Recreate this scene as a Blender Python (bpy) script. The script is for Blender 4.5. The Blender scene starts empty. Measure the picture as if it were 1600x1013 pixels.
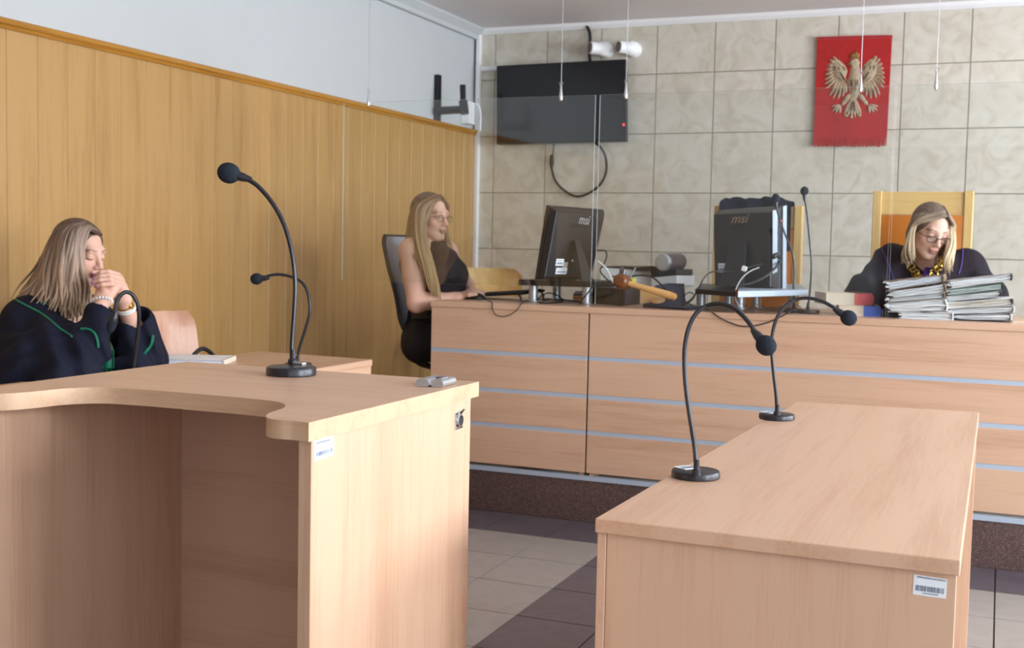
import bpy, math, random
import numpy as np
from mathutils import Vector, Matrix

rnd = random.Random(7)
scene = bpy.context.scene
COL = scene.collection


def srgb(r, g, b, a=1.0):
    def f(c):
        c /= 255.0
        return c / 12.92 if c <= 0.04045 else ((c + 0.055) / 1.055) ** 2.4
    return (f(r), f(g), f(b), a)


# ------------------------------------------------------------------ camera
XL, XR, YB, YR, ZC = -3.446, 3.2, 7.6, -2.6, 2.72      # room shell
cam = bpy.data.cameras.new('camera')
cam.sensor_width = 36.0
cam.lens = 36.0 * 1840.0 / 1600.0
cam.clip_start = 0.05
cam.dof.use_dof = True
cam.dof.focus_distance = 2.35
cam.dof.aperture_fstop = 9.0
cam_ob = bpy.data.objects.new('camera', cam)
COL.objects.link(cam_ob)
right = Vector((0.92315211, 0.38388723, 0.02051288))
down = Vector((0.04448397, -0.05366807, -0.9975675))
fwd = Vector((-0.38185254, 0.92181903, -0.06662062))
cm = Matrix((right, -down, -fwd)).transposed().to_4x4()
cm.translation = (0, 0, 1.22)
cam_ob.matrix_world = cm
scene.camera = cam_ob

# ------------------------------------------------------------------ light and exposure
world = bpy.data.worlds.new('world')
world.use_nodes = True
world.node_tree.nodes['Background'].inputs[0].default_value = (0.72, 0.84, 1.0, 1)
world.node_tree.nodes['Background'].inputs[1].default_value = 1.0
scene.world = world
WINDOWS = [(-1.9, -0.35), (0.35, 1.9), (2.6, 4.15), (4.9, 6.45)]   # y ranges of the windows in the right wall
WZ = (0.92, 2.38)
WPOW = [50, 270, 240, 330]
for (a, b), pw in zip(WINDOWS, WPOW):
    L = bpy.data.lights.new('daylight_and_fill', 'AREA')
    L.shape = 'RECTANGLE'
    L.size = WZ[1] - WZ[0]
    L.size_y = b - a
    L.energy = pw
    L.color = (0.92, 0.965, 1.0)
    lo = bpy.data.objects.new('daylight_and_fill', L)
    lo.location = (XR + 0.16, (a + b) / 2, (WZ[0] + WZ[1]) / 2)
    lo.rotation_euler = (0, math.radians(90), 0)
    COL.objects.link(lo)
# daylight fill through an added window in the unseen rear wall
FILL_WIN = [(0.95, 2.85)]
for a, b in FILL_WIN:
    L = bpy.data.lights.new('daylight_and_fill', 'AREA')
    L.shape = 'RECTANGLE'
    L.size = b - a
    L.size_y = WZ[1] - WZ[0]
    L.energy = 55
    L.color = (0.95, 0.97, 1.0)
    lo = bpy.data.objects.new('daylight_and_fill', L)
    lo.location = ((a + b) / 2, YR - 0.16, (WZ[0] + WZ[1]) / 2)
    lo.rotation_euler = (math.radians(90), 0, 0)
    COL.objects.link(lo)
scene.view_settings.view_transform = 'Standard'
scene.view_settings.look = 'None'
scene.view_settings.gamma = 1.0
scene.view_settings.use_curve_mapping = False
scene.view_settings.exposure = -0.5
scene.cycles.max_bounces = 10
scene.cycles.diffuse_bounces = 6
scene.cycles.transparent_max_bounces = 16


# ------------------------------------------------------------------ materials
def new_mat(name):
    m = bpy.data.materials.new(name)
    m.use_nodes = True
    nt = m.node_tree
    return m, nt, nt.nodes['Principled BSDF']


def plain(name, col, rough=0.5, metal=0.0, noise=0.0, nscale=30.0, bump=0.0, spec=None, sheen=0.0):
    m, nt, b = new_mat(name)
    b.inputs['Base Color'].default_value = col
    b.inputs['Roughness'].default_value = rough
    b.inputs['Metallic'].default_value = metal
    if spec is not None:
        b.inputs['Specular IOR Level'].default_value = spec
    if sheen:
        b.inputs['Sheen Weight'].default_value = sheen
    tc = nt.nodes.new('ShaderNodeTexCoord')
    nz = nt.nodes.new('ShaderNodeTexNoise')
    nz.inputs['Scale'].default_value = nscale
    nz.inputs['Detail'].default_value = 4
    nt.links.new(tc.outputs['Object'], nz.inputs['Vector'])
    mix = nt.nodes.new('ShaderNodeMix')
    mix.data_type = 'RGBA'
    k = max(noise, 0.02)
    mix.inputs['A'].default_value = tuple(c * (1 - k) for c in col[:3]) + (1,)
    mix.inputs['B'].default_value = tuple(min(1, c * (1 + k)) for c in col[:3]) + (1,)
    nt.links.new(nz.outputs['Fac'], mix.inputs['Factor'])
    nt.links.new(mix.outputs['Result'], b.inputs['Base Color'])
    if bump:
        bp = nt.nodes.new('ShaderNodeBump')
        bp.inputs['Strength'].default_value = bump
        bp.inputs['Distance'].default_value = 0.003
        nt.links.new(nz.outputs['Fac'], bp.inputs['Height'])
        nt.links.new(bp.outputs['Normal'], b.inputs['Normal'])
    return m


def wood(name, axis, c1, c2, rough=0.35, fine=1.0, spec=0.5):
    """laminate with grain running along the given axis"""
    m, nt, b = new_mat(name)
    N, Lk = nt.nodes, nt.links
    tc = N.new('ShaderNodeTexCoord')
    oi = N.new('ShaderNodeObjectInfo')
    add = N.new('ShaderNodeVectorMath'); add.operation = 'MULTIPLY_ADD'
    Lk.new(oi.outputs['Random'], add.inputs[0])
    add.inputs[1].default_value = (7.3, 11.7, 5.1)
    Lk.new(tc.outputs['Object'], add.inputs[2])

    def layer(along, across, detail, dist):
        mp = N.new('ShaderNodeMapping')
        sc = [across] * 3
        sc['XYZ'.index(axis)] = along
        mp.inputs['Scale'].default_value = sc
        Lk.new(add.outputs[0], mp.inputs['Vector'])
        nz = N.new('ShaderNodeTexNoise')
        nz.inputs['Scale'].default_value = 1.0
        nz.inputs['Detail'].default_value = detail
        nz.inputs['Roughness'].default_value = 0.6
        nz.inputs['Distortion'].default_value = dist
        Lk.new(mp.outputs[0], nz.inputs['Vector'])
        return nz.outputs['Fac']
    a = layer(0.9, 14, 3, 0.6)
    f = layer(4.0, 150, 3, 0.0)
    g = layer(14.0, 420, 2, 0.0)
    m1 = N.new('ShaderNodeMath'); m1.operation = 'MULTIPLY_ADD'
    Lk.new(f, m1.inputs[0]); m1.inputs[1].default_value = 0.55 * fine
    Lk.new(a, m1.inputs[2])
    m2 = N.new('ShaderNodeMath'); m2.operation = 'MULTIPLY_ADD'
    Lk.new(g, m2.inputs[0]); m2.inputs[1].default_value = 0.35 * fine
    Lk.new(m1.outputs[0], m2.inputs[2])
    cr = N.new('ShaderNodeValToRGB')
    mid = 0.5 + 0.45 * fine
    cr.color_ramp.elements[0].position = mid - 0.3
    cr.color_ramp.elements[0].color = c2
    cr.color_ramp.elements[1].position = mid + 0.25
    cr.color_ramp.elements[1].color = c1
    Lk.new(m2.outputs[0], cr.inputs[0])
    Lk.new(cr.outputs[0], b.inputs['Base Color'])
    b.inputs['Roughness'].default_value = rough
    b.inputs['Specular IOR Level'].default_value = spec
    return m


def marble(name, c1, c2, c3):
    m, nt, b = new_mat(name)
    N, Lk = nt.nodes, nt.links
    tc = N.new('ShaderNodeTexCoord')
    oi = N.new('ShaderNodeObjectInfo')
    add = N.new('ShaderNodeVectorMath'); add.operation = 'MULTIPLY_ADD'
    Lk.new(oi.outputs['Random'], add.inputs[0])
    add.inputs[1].default_value = (37.3, 21.7, 15.1)
    Lk.new(tc.outputs['Object'], add.inputs[2])
    n1 = N.new('ShaderNodeTexNoise'); n1.inputs['Scale'].default_value = 7
    n1.inputs['Detail'].default_value = 6; n1.inputs['Distortion'].default_value = 1.6
    Lk.new(add.outputs[0], n1.inputs['Vector'])
    cr = N.new('ShaderNodeValToRGB')
    e = cr.color_ramp.elements
    e[0].position = 0.32; e[0].color = c2
    e[1].position = 0.52; e[1].color = c1
    e2 = e.new(0.72); e2.color = c3
    Lk.new(n1.outputs['Fac'], cr.inputs[0])
    Lk.new(cr.outputs[0], b.inputs['Base Color'])
    b.inputs['Roughness'].default_value = 0.42
    return m


def speckle(name, c1, c2, rough=0.35, scale=260):
    m, nt, b = new_mat(name)
    N, Lk = nt.nodes, nt.links
    tc = N.new('ShaderNodeTexCoord')
    n1 = N.new('ShaderNodeTexNoise'); n1.inputs['Scale'].default_value = scale
    n1.inputs['Detail'].default_value = 3
    Lk.new(tc.outputs['Object'], n1.inputs['Vector'])
    cr = N.new('ShaderNodeValToRGB')
    cr.color_ramp.elements[0].position = 0.42; cr.color_ramp.elements[0].color = c1
    cr.color_ramp.elements[1].position = 0.68; cr.color_ramp.elements[1].color = c2
    Lk.new(n1.outputs['Fac'], cr.inputs[0])
    Lk.new(cr.outputs[0], b.inputs['Base Color'])
    b.inputs['Roughness'].default_value = rough
    return m


def vcol(name, rough=0.5, spec=0.4, sss=0.0, noise=0.0, nscale=300, bump=0.0):
    """colour from the mesh's own 'Col' attribute (local colour of skin, hair, print)"""
    m, nt, b = new_mat(name)
    N, Lk = nt.nodes, nt.links
    at = N.new('ShaderNodeAttribute'); at.attribute_name = 'Col'
    if noise:
        tc = N.new('ShaderNodeTexCoord')
        nz = N.new('ShaderNodeTexNoise'); nz.inputs['Scale'].default_value = nscale
        Lk.new(tc.outputs['Object'], nz.inputs['Vector'])
        mx = N.new('ShaderNodeMix'); mx.data_type = 'RGBA'; mx.blend_type = 'OVERLAY'
        mx.inputs['Factor'].default_value = noise
        Lk.new(at.outputs['Color'], mx.inputs['A'])
        Lk.new(nz.outputs['Fac'], mx.inputs['B'])
        Lk.new(mx.outputs['Result'], b.inputs['Base Color'])
    else:
        Lk.new(at.outputs['Color'], b.inputs['Base Color'])
    b.inputs['Roughness'].default_value = rough
    b.inputs['Specular IOR Level'].default_value = spec
    if sss:
        b.inputs['Subsurface Weight'].default_value = sss
        b.inputs['Subsurface Radius'].default_value = (0.012, 0.005, 0.003)
        b.inputs['Subsurface Scale'].default_value = 0.4
    return m


def glass_mat(name, tint=(0.97, 0.985, 0.98), refl=1.0):
    m = bpy.data.materials.new(name)
    m.use_nodes = True
    nt = m.node_tree
    N, Lk = nt.nodes, nt.links
    N.remove(N['Principled BSDF'])
    out = N['Material Output']
    tr = N.new('ShaderNodeBsdfTransparent'); tr.inputs[0].default_value = (*tint, 1)
    gl = N.new('ShaderNodeBsdfGlossy'); gl.inputs['Roughness'].default_value = 0.0
    gl.inputs['Color'].default_value = (1, 1, 1, 1)
    lw = N.new('ShaderNodeLayerWeight'); lw.inputs['Blend'].default_value = 0.5
    pw = N.new('ShaderNodeMath'); pw.operation = 'POWER'; pw.inputs[1].default_value = 5.0
    Lk.new(lw.outputs['Facing'], pw.inputs[0])
    mu = N.new('ShaderNodeMath'); mu.operation = 'MULTIPLY_ADD'
    mu.inputs[1].default_value = 0.95 * refl; mu.inputs[2].default_value = 0.042 * refl
    Lk.new(pw.outputs[0], mu.inputs[0])
    mx = N.new('ShaderNodeMixShader')
    Lk.new(mu.outputs[0], mx.inputs[0])
    Lk.new(tr.outputs[0], mx.inputs[1])
    Lk.new(gl.outputs[0], mx.inputs[2])
    Lk.new(mx.outputs[0], out.inputs['Surface'])
    return m


B1, B2 = srgb(215, 178, 150), srgb(198, 156, 127)
MT = {}
for ax in 'XYZ':
    MT['beech' + ax] = wood('beech_laminate_' + ax, ax, B1, B2, 0.33)
    MT['oak' + ax] = wood('oak_panelling_' + ax, ax, srgb(184, 145, 90), srgb(163, 122, 68), 0.34)
    MT['edge' + ax] = wood('beech_edge_' + ax, ax, srgb(216, 180, 148), srgb(200, 160, 128), 0.33)
    MT['pale' + ax] = wood('pale_wood_' + ax, ax, srgb(226, 190, 126), srgb(205, 162, 98), 0.35)
    MT['ply' + ax] = wood('pink_plywood_' + ax, ax, srgb(214, 165, 140), srgb(190, 138, 112), 0.35)
MT['oakdark'] = wood('oak_cap_moulding', 'Y', srgb(184, 130, 52), srgb(146, 96, 34), 0.3)
MT['tile'] = marble('wall_tile_marble', srgb(208, 202, 189), srgb(195, 187, 171), srgb(214, 210, 200))
MT['grout'] = plain('wall_grout', srgb(150, 142, 128), 0.8)
MT['floor_light'] = marble('floor_tile_light', srgb(162, 156, 151), srgb(156, 150, 145), srgb(167, 161, 156))
MT['floor_dark'] = marble('floor_tile_dark', srgb(98, 91, 99), srgb(91, 84, 92), srgb(105, 98, 106))
for k in ('floor_light', 'floor_dark'):
    MT[k].node_tree.nodes['Principled BSDF'].inputs['Roughness'].default_value = 0.3
MT['floor_grout'] = plain('floor_grout', srgb(44, 40, 40), 0.8)
MT['granite'] = speckle('brown_granite', srgb(74, 56, 54), srgb(124, 102, 98))
MT['white_paint'] = plain('white_wall_paint', srgb(192, 196, 198), 0.65, noise=0.03, nscale=3, bump=0.05)
MT['ceiling_paint'] = plain('ceiling_paint', srgb(228, 224, 226), 0.8, noise=0.03, nscale=2)
MT['trim_white'] = plain('white_trim', srgb(238, 238, 240), 0.4)
MT['alu'] = plain('brushed_aluminium_strip', srgb(182, 196, 214), 0.4, 0.15, noise=0.05, nscale=80)
MT['chrome'] = plain('chrome', srgb(214, 216, 220), 0.18, 1.0)
MT['silver'] = plain('silver_plastic', srgb(190, 194, 200), 0.32, 0.7)
MT['black_plastic'] = plain('black_plastic', srgb(22, 20, 23), 0.42, noise=0.1, nscale=200)
MT['brown_black'] = plain('brownish_black_plastic', srgb(30, 25, 27), 0.4, noise=0.1, nscale=150)
MT['black_gloss'] = plain('black_screen', srgb(16, 16, 21), 0.15)
MT['foam'] = plain('black_foam', srgb(40, 46, 56), 0.95, noise=0.35, nscale=420, bump=0.6, spec=0.15)
MT['mic_black'] = plain('black_mic_metal', srgb(44, 44, 50), 0.32, 0.3)
MT['rubber'] = plain('black_rubber', srgb(30, 30, 32), 0.55)
MT['label'] = plain('white_label_paper', srgb(236, 242, 250), 0.55)
MT['ink'] = plain('grey_label_ink', srgb(92, 104, 128), 0.6)
MT['gold'] = plain('gold_metal', srgb(206, 168, 78), 0.28, 0.9)
MT['red_cloth'] = plain('red_plush_cloth', srgb(168, 18, 18), 0.9, noise=0.22, nscale=26, bump=0.3, sheen=0.4)
MT['emb'] = plain('silver_beige_embroidery', srgb(172, 154, 128), 0.75, noise=0.5, nscale=140, bump=0.4)
MT['emb_dark'] = plain('brown_embroidery', srgb(86, 60, 36), 0.75, noise=0.3, nscale=140, bump=0.4)
MT['emb_gold'] = plain('gold_embroidery', srgb(140, 100, 48), 0.6, noise=0.3, nscale=140, bump=0.4)
MT['robe_navy'] = plain('navy_black_robe_cloth', srgb(24, 27, 44), 0.8, noise=0.2, nscale=60, bump=0.1, spec=0.2)
MT['robe_black'] = plain('black_robe_cloth', srgb(34, 29, 40), 0.8, noise=0.2, nscale=60, bump=0.1, spec=0.2)
MT['green_silk'] = plain('green_trim', srgb(12, 112, 84), 0.5)
MT['violet_silk'] = plain('violet_trim', srgb(64, 36, 122), 0.55)
MT['dress'] = plain('black_top_cloth', srgb(24, 22, 32), 0.7)
MT['sheer'] = plain('dark_brown_sheer_cloth', srgb(76, 54, 48), 0.7)
MT['trousers'] = plain('black_trouser_cloth', srgb(26, 22, 26), 0.8)
MT['grey_fabric'] = plain('grey_chair_fabric', srgb(178, 185, 202), 0.85, noise=0.15, nscale=200, bump=0.2)
MT['orange_leather'] = plain('orange_upholstery', srgb(200, 116, 32), 0.5, noise=0.12, nscale=12, bump=0.08)
MT['pearl'] = plain('pearl', srgb(232, 230, 228), 0.25)
MT['paper'] = plain('white_paper', srgb(247, 248, 251), 0.75, noise=0.04, nscale=40)
MT['paper_edge'] = plain('paper_stack_edges', srgb(240, 242, 248), 0.85, noise=0.16, nscale=120, bump=0.4)
MT['paper_blue'] = plain('bluish_paper', srgb(226, 232, 246), 0.8, noise=0.08, nscale=60)
MT['cream'] = plain('cream_book_pages', srgb(222, 212, 196), 0.8, noise=0.06, nscale=90)
MT['card_green'] = plain('green_folder_card', srgb(128, 160, 150), 0.7, noise=0.1)
MT['card_brown'] = plain('brown_folder_card', srgb(150, 122, 98), 0.7, noise=0.12)
MT['card_olive'] = plain('olive_tape', srgb(140, 122, 86), 0.6, noise=0.2)
MT['card_grey'] = plain('grey_folder_card', srgb(178, 172, 172), 0.7, noise=0.08)
MT['card_dark'] = plain('dark_folder_spine', srgb(40, 42, 54), 0.6)
MT['book_red'] = plain('red_book_cover', srgb(196, 28, 34), 0.4)
MT['book_blue'] = plain('blue_book_cover', srgb(40, 84, 186), 0.4)
MT['gavel'] = plain('dark_wood_gavel', srgb(112, 66, 32), 0.3, noise=0.15, nscale=30)
MT['gavel_pale'] = plain('yellow_wood_handle', srgb(212, 164, 102), 0.35, noise=0.1, nscale=30)
MT['sticky'] = plain('yellow_sticky_note', srgb(226, 226, 96), 0.7)
MT['navy_card'] = plain('navy_binder', srgb(52, 52, 74), 0.5)
MT['white_plastic'] = plain('white_plastic', srgb(244, 246, 248), 0.4)
MT['grey_plastic'] = plain('grey_plastic', srgb(90, 82, 86), 0.45)
MT['lens'] = plain('dark_lens', srgb(84, 74, 66), 0.3)
MT['pane'] = glass_mat('clear_screen_pane')
MT['pane_edge'] = plain('polished_pane_edge', srgb(190, 198, 200), 0.3)
MT['window_glass'] = glass_mat('window_glass', (0.98, 0.99, 1.0), 0.5)
MT['skin'] = vcol('skin', 0.5, 0.35, 0.12)
MT['hair'] = vcol('hair', 0.45, 0.35, noise=0.25, nscale=260)
MT['spectacles'] = plain('spectacle_frame', srgb(52, 30, 40), 0.3)
MT['thin_metal'] = plain('thin_rose_metal', srgb(150, 112, 106), 0.3, 0.4)
MT['eye'] = vcol('eye', 0.15, 0.5)
led, _nt, _b = new_mat('red_standby_lamp')
_b.inputs['Base Color'].default_value = (0.8, 0.02, 0.02, 1)
_b.inputs['Emission Color'].default_value = (1, 0.06, 0.04, 1)
_b.inputs['Emission Strength'].default_value = 3.0
MT['led'] = led


# ------------------------------------------------------------------ mesh helpers
ROOTLOC = {}


def V(*a):
    return Vector(a[0] if len(a) == 1 else a).to_3d()


def vsum(it):
    t = Vector((0.0, 0.0, 0.0))
    for p in it:
        t += Vector(p)
    return t


class MB:
    """collects shapes in world coordinates and links them as one mesh object"""

    def __init__(self):
        self.v, self.f, self.m, self.s = [], [], [], []
        self.col = None

    def add(self, verts, faces, mi=0, smooth=False):
        o = len(self.v)
        self.v += [tuple(p) for p in verts]
        for fc in faces:
            self.f.append([i + o for i in fc])
            self.m.append(mi)
            self.s.append(smooth)

    def hexa(self, b, t, mi=0):
        """b, t: four bottom and four top corners, counter-clockwise seen from above"""
        self.add(list(b) + list(t), [(3, 2, 1, 0), (4, 5, 6, 7), (0, 1, 5, 4), (1, 2, 6, 5), (2, 3, 7, 6), (3, 0, 4, 7)], mi)

    def box(self, lo, hi, mi=0):
        x0, y0, z0 = lo
        x1, y1, z1 = hi
        self.hexa([(x0, y0, z0), (x1, y0, z0), (x1, y1, z0), (x0, y1, z0)],
                  [(x0, y0, z1), (x1, y0, z1), (x1, y1, z1), (x0, y1, z1)], mi)

    def obox(self, c, size, R=None, mi=0):
        """box centred at c, turned by the 3x3 matrix R"""
        hx, hy, hz = (s / 2 for s in size)
        q = [(-hx, -hy), (hx, -hy), (hx, hy), (-hx, hy)]
        c = V(c)
        R = R or Matrix.Identity(3)
        self.hexa([c + R @ V(x, y, -hz) for x, y in q], [c + R @ V(x, y, hz) for x, y in q], mi)

    def prism(self, outline, d, mi=0, smooth_side=False):
        """outline: ring of points; d: extrusion vector"""
        n = len(outline)
        a = [V(p) for p in outline]
        b = [p + V(d) for p in a]
        nrm = V(0, 0, 0)
        for i in range(n):
            nrm += a[i].cross(a[(i + 1) % n])
        o = list(range(n))
        flip = nrm.dot(V(d)) > 0
        self.add(a + b, [o[::-1] if flip else o, [i + n for i in (o if flip else o[::-1])]], mi)
        self.add(a + b, [((i, (i + 1) % n, n + (i + 1) % n, n + i) if flip else (i, n + i, n + (i + 1) % n, (i + 1) % n)) for i in range(n)],
                 mi, smooth_side)

    def tube(self, pts, r, n=8, mi=0, closed=False, flat=1.0, caps=True):
        pts = [V(p) for p in pts]
        N = len(pts)
        rs = r if isinstance(r, (list, tuple)) else [r] * N
        ring = []
        prev = None
        for i, p in enumerate(pts):
            if closed:
                t = pts[(i + 1) % N] - pts[i - 1]
            else:
                t = pts[min(i + 1, N - 1)] - pts[max(i - 1, 0)]
            if t.length < 1e-9:
                t = V(0, 0, 1)
            t.normalize()
            if prev is None:
                ref = V(0, 0, 1) if abs(t.z) < 0.9 else V(1, 0, 0)
                u = t.cross(ref).normalized()
            else:
                u = prev - t * prev.dot(t)
                u = u.normalized() if u.length > 1e-6 else t.orthogonal().normalized()
            prev = u
            w = t.cross(u)
            for k in range(n):
                a = 2 * math.pi * k / n
                ring.append(p + (u * math.cos(a) + w * (math.sin(a) * flat)) * rs[i])
        faces = []
        for i in range(N if closed else N - 1):
            j = (i + 1) % N
            for k in range(n):
                l = (k + 1) % n
                faces.append((i * n + k, i * n + l, j * n + l, j * n + k))
        self.add(ring, faces, mi, True)
        if caps and not closed:
            o = len(self.v) - len(ring)
            self.f.append([o + k for k in range(n)][::-1]); self.m.append(mi); self.s.append(False)
            self.f.append([o + (N - 1) * n + k for k in range(n)]); self.m.append(mi); self.s.append(False)

    def lathe(self, prof, c, axis=(0, 0, 1), n=32, mi=0, smooth=True):
        """prof: (radius, height) pairs along the axis"""
        c = V(c)
        ax = V(axis).normalized()
        u = ax.orthogonal().normalized()
        w = ax.cross(u)
        vs, fs = [], []
        for r, h in prof:
            for k in range(n):
                a = 2 * math.pi * k / n
                vs.append(c + ax * h + (u * math.cos(a) + w * math.sin(a)) * r)
        for i in range(len(prof) - 1):
            for k in range(n):
                l = (k + 1) % n
                fs.append((i * n + k, i * n + l, (i + 1) * n + l, (i + 1) * n + k))
        self.add(vs, fs, mi, smooth)
        o = len(self.v) - len(vs)
        if prof[0][0] > 1e-6:
            self.f.append([o + k for k in range(n)][::-1]); self.m.append(mi); self.s.append(False)
        if prof[-1][0] > 1e-6:
            self.f.append([o + (len(prof) - 1) * n + k for k in range(n)]); self.m.append(mi); self.s.append(False)

    def ell(self, c, r, R=None, nu=20, nv=14, mi=0):
        c = V(c)
        R = R or Matrix.Identity(3)
        vs = [c + R @ V(0, 0, -r[2])]
        for j in range(1, nv):
            ph = math.pi * j / nv - math.pi / 2
            for i in range(nu):
                th = 2 * math.pi * i / nu
                vs.append(c + R @ V(r[0] * math.cos(ph) * math.cos(th), r[1] * math.cos(ph) * math.sin(th), r[2] * math.sin(ph)))
        vs.append(c + R @ V(0, 0, r[2]))
        fs = []
        for i in range(nu):
            fs.append((0, 1 + (i + 1) % nu, 1 + i))
            for j in range(nv - 2):
                a = 1 + j * nu + i
                b = 1 + j * nu + (i + 1) % nu
                fs.append((a, b, b + nu, a + nu))
            a = 1 + (nv - 2) * nu
            fs.append((a + i, a + (i + 1) % nu, len(vs) - 1))
        self.add(vs, fs, mi, True)

    def grid(self, rows, mi=0, thick=None, smooth=True):
        """rows of points make a sheet; thick: vector or None gives it a back side"""
        nr, nc = len(rows), len(rows[0])
        flat = [V(p) for r in rows for p in r]
        fs = [(i * nc + j, i * nc + j + 1, (i + 1) * nc + j + 1, (i + 1) * nc + j) for i in range(nr - 1) for j in range(nc - 1)]
        self.add(flat, fs, mi, smooth)
        if thick is not None:
            t = V(thick)
            back = [p + t for p in flat]
            self.add(back, [f[::-1] for f in fs], mi, smooth)
            rim = [j for j in range(nc)] + [i * nc + nc - 1 for i in range(1, nr)] + \
                  [(nr - 1) * nc + j for j in range(nc - 2, -1, -1)] + [i * nc for i in range(nr - 2, 0, -1)]
            n = len(rim)
            vs = [flat[i] for i in rim] + [back[i] for i in rim]
            self.add(vs, [(i, n + i, n + (i + 1) % n, (i + 1) % n) for i in range(n)], mi, False)

    def build(self, name, mats, parent=None, bevel=0.0, loc=None, sharp=35, colors=None, recalc=False):
        me = bpy.data.meshes.new(name)
        base = V(loc) if loc is not None else (ROOTLOC[parent.name] if parent is not None else V(0, 0, 0))
        me.from_pydata([(p[0] - base.x, p[1] - base.y, p[2] - base.z) for p in self.v], [], self.f)
        if not isinstance(mats, (list, tuple)):
            mats = [mats]
        for m in mats:
            me.materials.append(MT[m] if isinstance(m, str) else m)
        me.polygons.foreach_set('material_index', self.m)
        me.polygons.foreach_set('use_smooth', self.s)
        if colors is not None:
            at = me.color_attributes.new('Col', 'FLOAT_COLOR', 'POINT')
            at.data.foreach_set('color', np.asarray(colors, dtype=np.float32).ravel())
        me.update()
        if recalc:
            import bmesh
            bm = bmesh.new(); bm.from_mesh(me)
            bmesh.ops.recalc_face_normals(bm, faces=bm.faces)
            bm.to_mesh(me); bm.free()
        if any(self.s) and sharp:
            me.set_sharp_from_angle(angle=math.radians(sharp))
        o = bpy.data.objects.new(name, me)
        COL.objects.link(o)
        if parent is not None:
            o.parent = parent
            ROOTLOC[o.name] = ROOTLOC[parent.name]
        else:
            o.location = base
            ROOTLOC[o.name] = base
        if bevel:
            bv = o.modifiers.new('bevel', 'BEVEL')
            bv.width = bevel
            bv.segments = 2
            bv.limit_method = 'ANGLE'
        return o


def thing(name, label, cat, loc, group=None):
    o = bpy.data.objects.new(name, None)
    o.empty_display_size = 0.05
    COL.objects.link(o)
    o.location = loc
    ROOTLOC[o.name] = V(loc)
    o['label'] = label
    o['category'] = cat
    if group:
        o['group'] = group
    return o


def tag(o, label, cat, group=None):
    o['label'] = label
    o['category'] = cat
    if group:
        o['group'] = group
    return o


def struct(o):
    o['kind'] = 'structure'
    return o


def spline(pts, n=8):
    """smooth curve through the points (Catmull-Rom)"""
    P = [V(p) for p in pts]
    P = [P[0] * 2 - P[1]] + P + [P[-1] * 2 - P[-2]]
    out = []
    for i in range(1, len(P) - 2):
        for k in range(n):
            t = k / n
            a, b, c, d = P[i - 1], P[i], P[i + 1], P[i + 2]
            out.append(0.5 * ((2 * b) + (c - a) * t + (2 * a - 5 * b + 4 * c - d) * t * t + (3 * b - a - 3 * c + d) * t ** 3))
    out.append(P[-2])
    return out


def lerp(a, b, t):
    return V(a) * (1 - t) + V(b) * t


def frame_of(f, up=(0, 0, 1)):
    """3x3 matrix with columns right, forward, up for a forward direction"""
    f = V(f).normalized()
    r = f.cross(V(up)).normalized()
    u = r.cross(f)
    return Matrix((r, f, u)).transposed()


def text(name, body, size, c, R, mat, parent, depth=0.0004, shear=0.0):
    """flat lettering; R columns: reading direction, up, outward"""
    cu = bpy.data.curves.new(name, 'FONT')
    cu.body = body
    cu.size = size
    cu.align_x = 'CENTER'
    cu.align_y = 'CENTER'
    cu.extrude = depth
    cu.shear = shear
    cu.materials.append(MT[mat])
    tmp = bpy.data.objects.new(name, cu)
    me = bpy.data.meshes.new_from_object(tmp)
    bpy.data.objects.remove(tmp)
    o = bpy.data.objects.new(name, me)
    COL.objects.link(o)
    mw = R.to_4x4()
    base = ROOTLOC[parent.name]
    mw.translation = V(c) - base
    o.parent = parent
    o.matrix_local = mw
    return o


def sticker(name, corners, parent, rows, lift, seed=1, label=None):
    """paper label on four corners (tl, tr, br, bl) with printed rows; each row: (y0, y1, kind)"""
    r = random.Random(seed)
    tl, tr, br, bl = (V(c) for c in corners)
    n = (tr - tl).cross(bl - tl).normalized()
    if n.dot(V(lift)) < 0:
        n = -n
    m = MB()
    m.prism([tl, tr, br, bl], n * 0.0006)

    def at(u, v):
        return lerp(lerp(tl, tr, u), lerp(bl, br, u), v)
    for y0, y1, kind in rows:
        if kind == 'bars':
            u = 0.07
            while u < 0.93:
                w = r.choice([0.008, 0.012, 0.02, 0.028])
                m.prism([at(u, y0) + n * 0.0007, at(u + w, y0) + n * 0.0007, at(u + w, y1) + n * 0.0007, at(u, y1) + n * 0.0007], n * 0.0001, 1)
                u += w + r.choice([0.01, 0.014, 0.022])
        else:
            u0, u1 = kind
            u = u0
            while u < u1:
                w = r.uniform(0.012, 0.03)
                m.prism([at(u, y0) + n * 0.0007, at(u + w, y0) + n * 0.0007, at(u + w, y1) + n * 0.0007, at(u, y1) + n * 0.0007], n * 0.0001, 1)
                u += w + 0.012
    o = m.build(name, ['label', 'ink'], parent)
    if label:
        o['label'] = label
    return o


# ------------------------------------------------------------------ the room
m = MB()
m.box((XL - 0.2, YR - 0.2, -0.1), (XR + 0.2, YB + 0.2, -0.004))
floor = struct(m.build('floor', 'floor_grout'))
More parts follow.
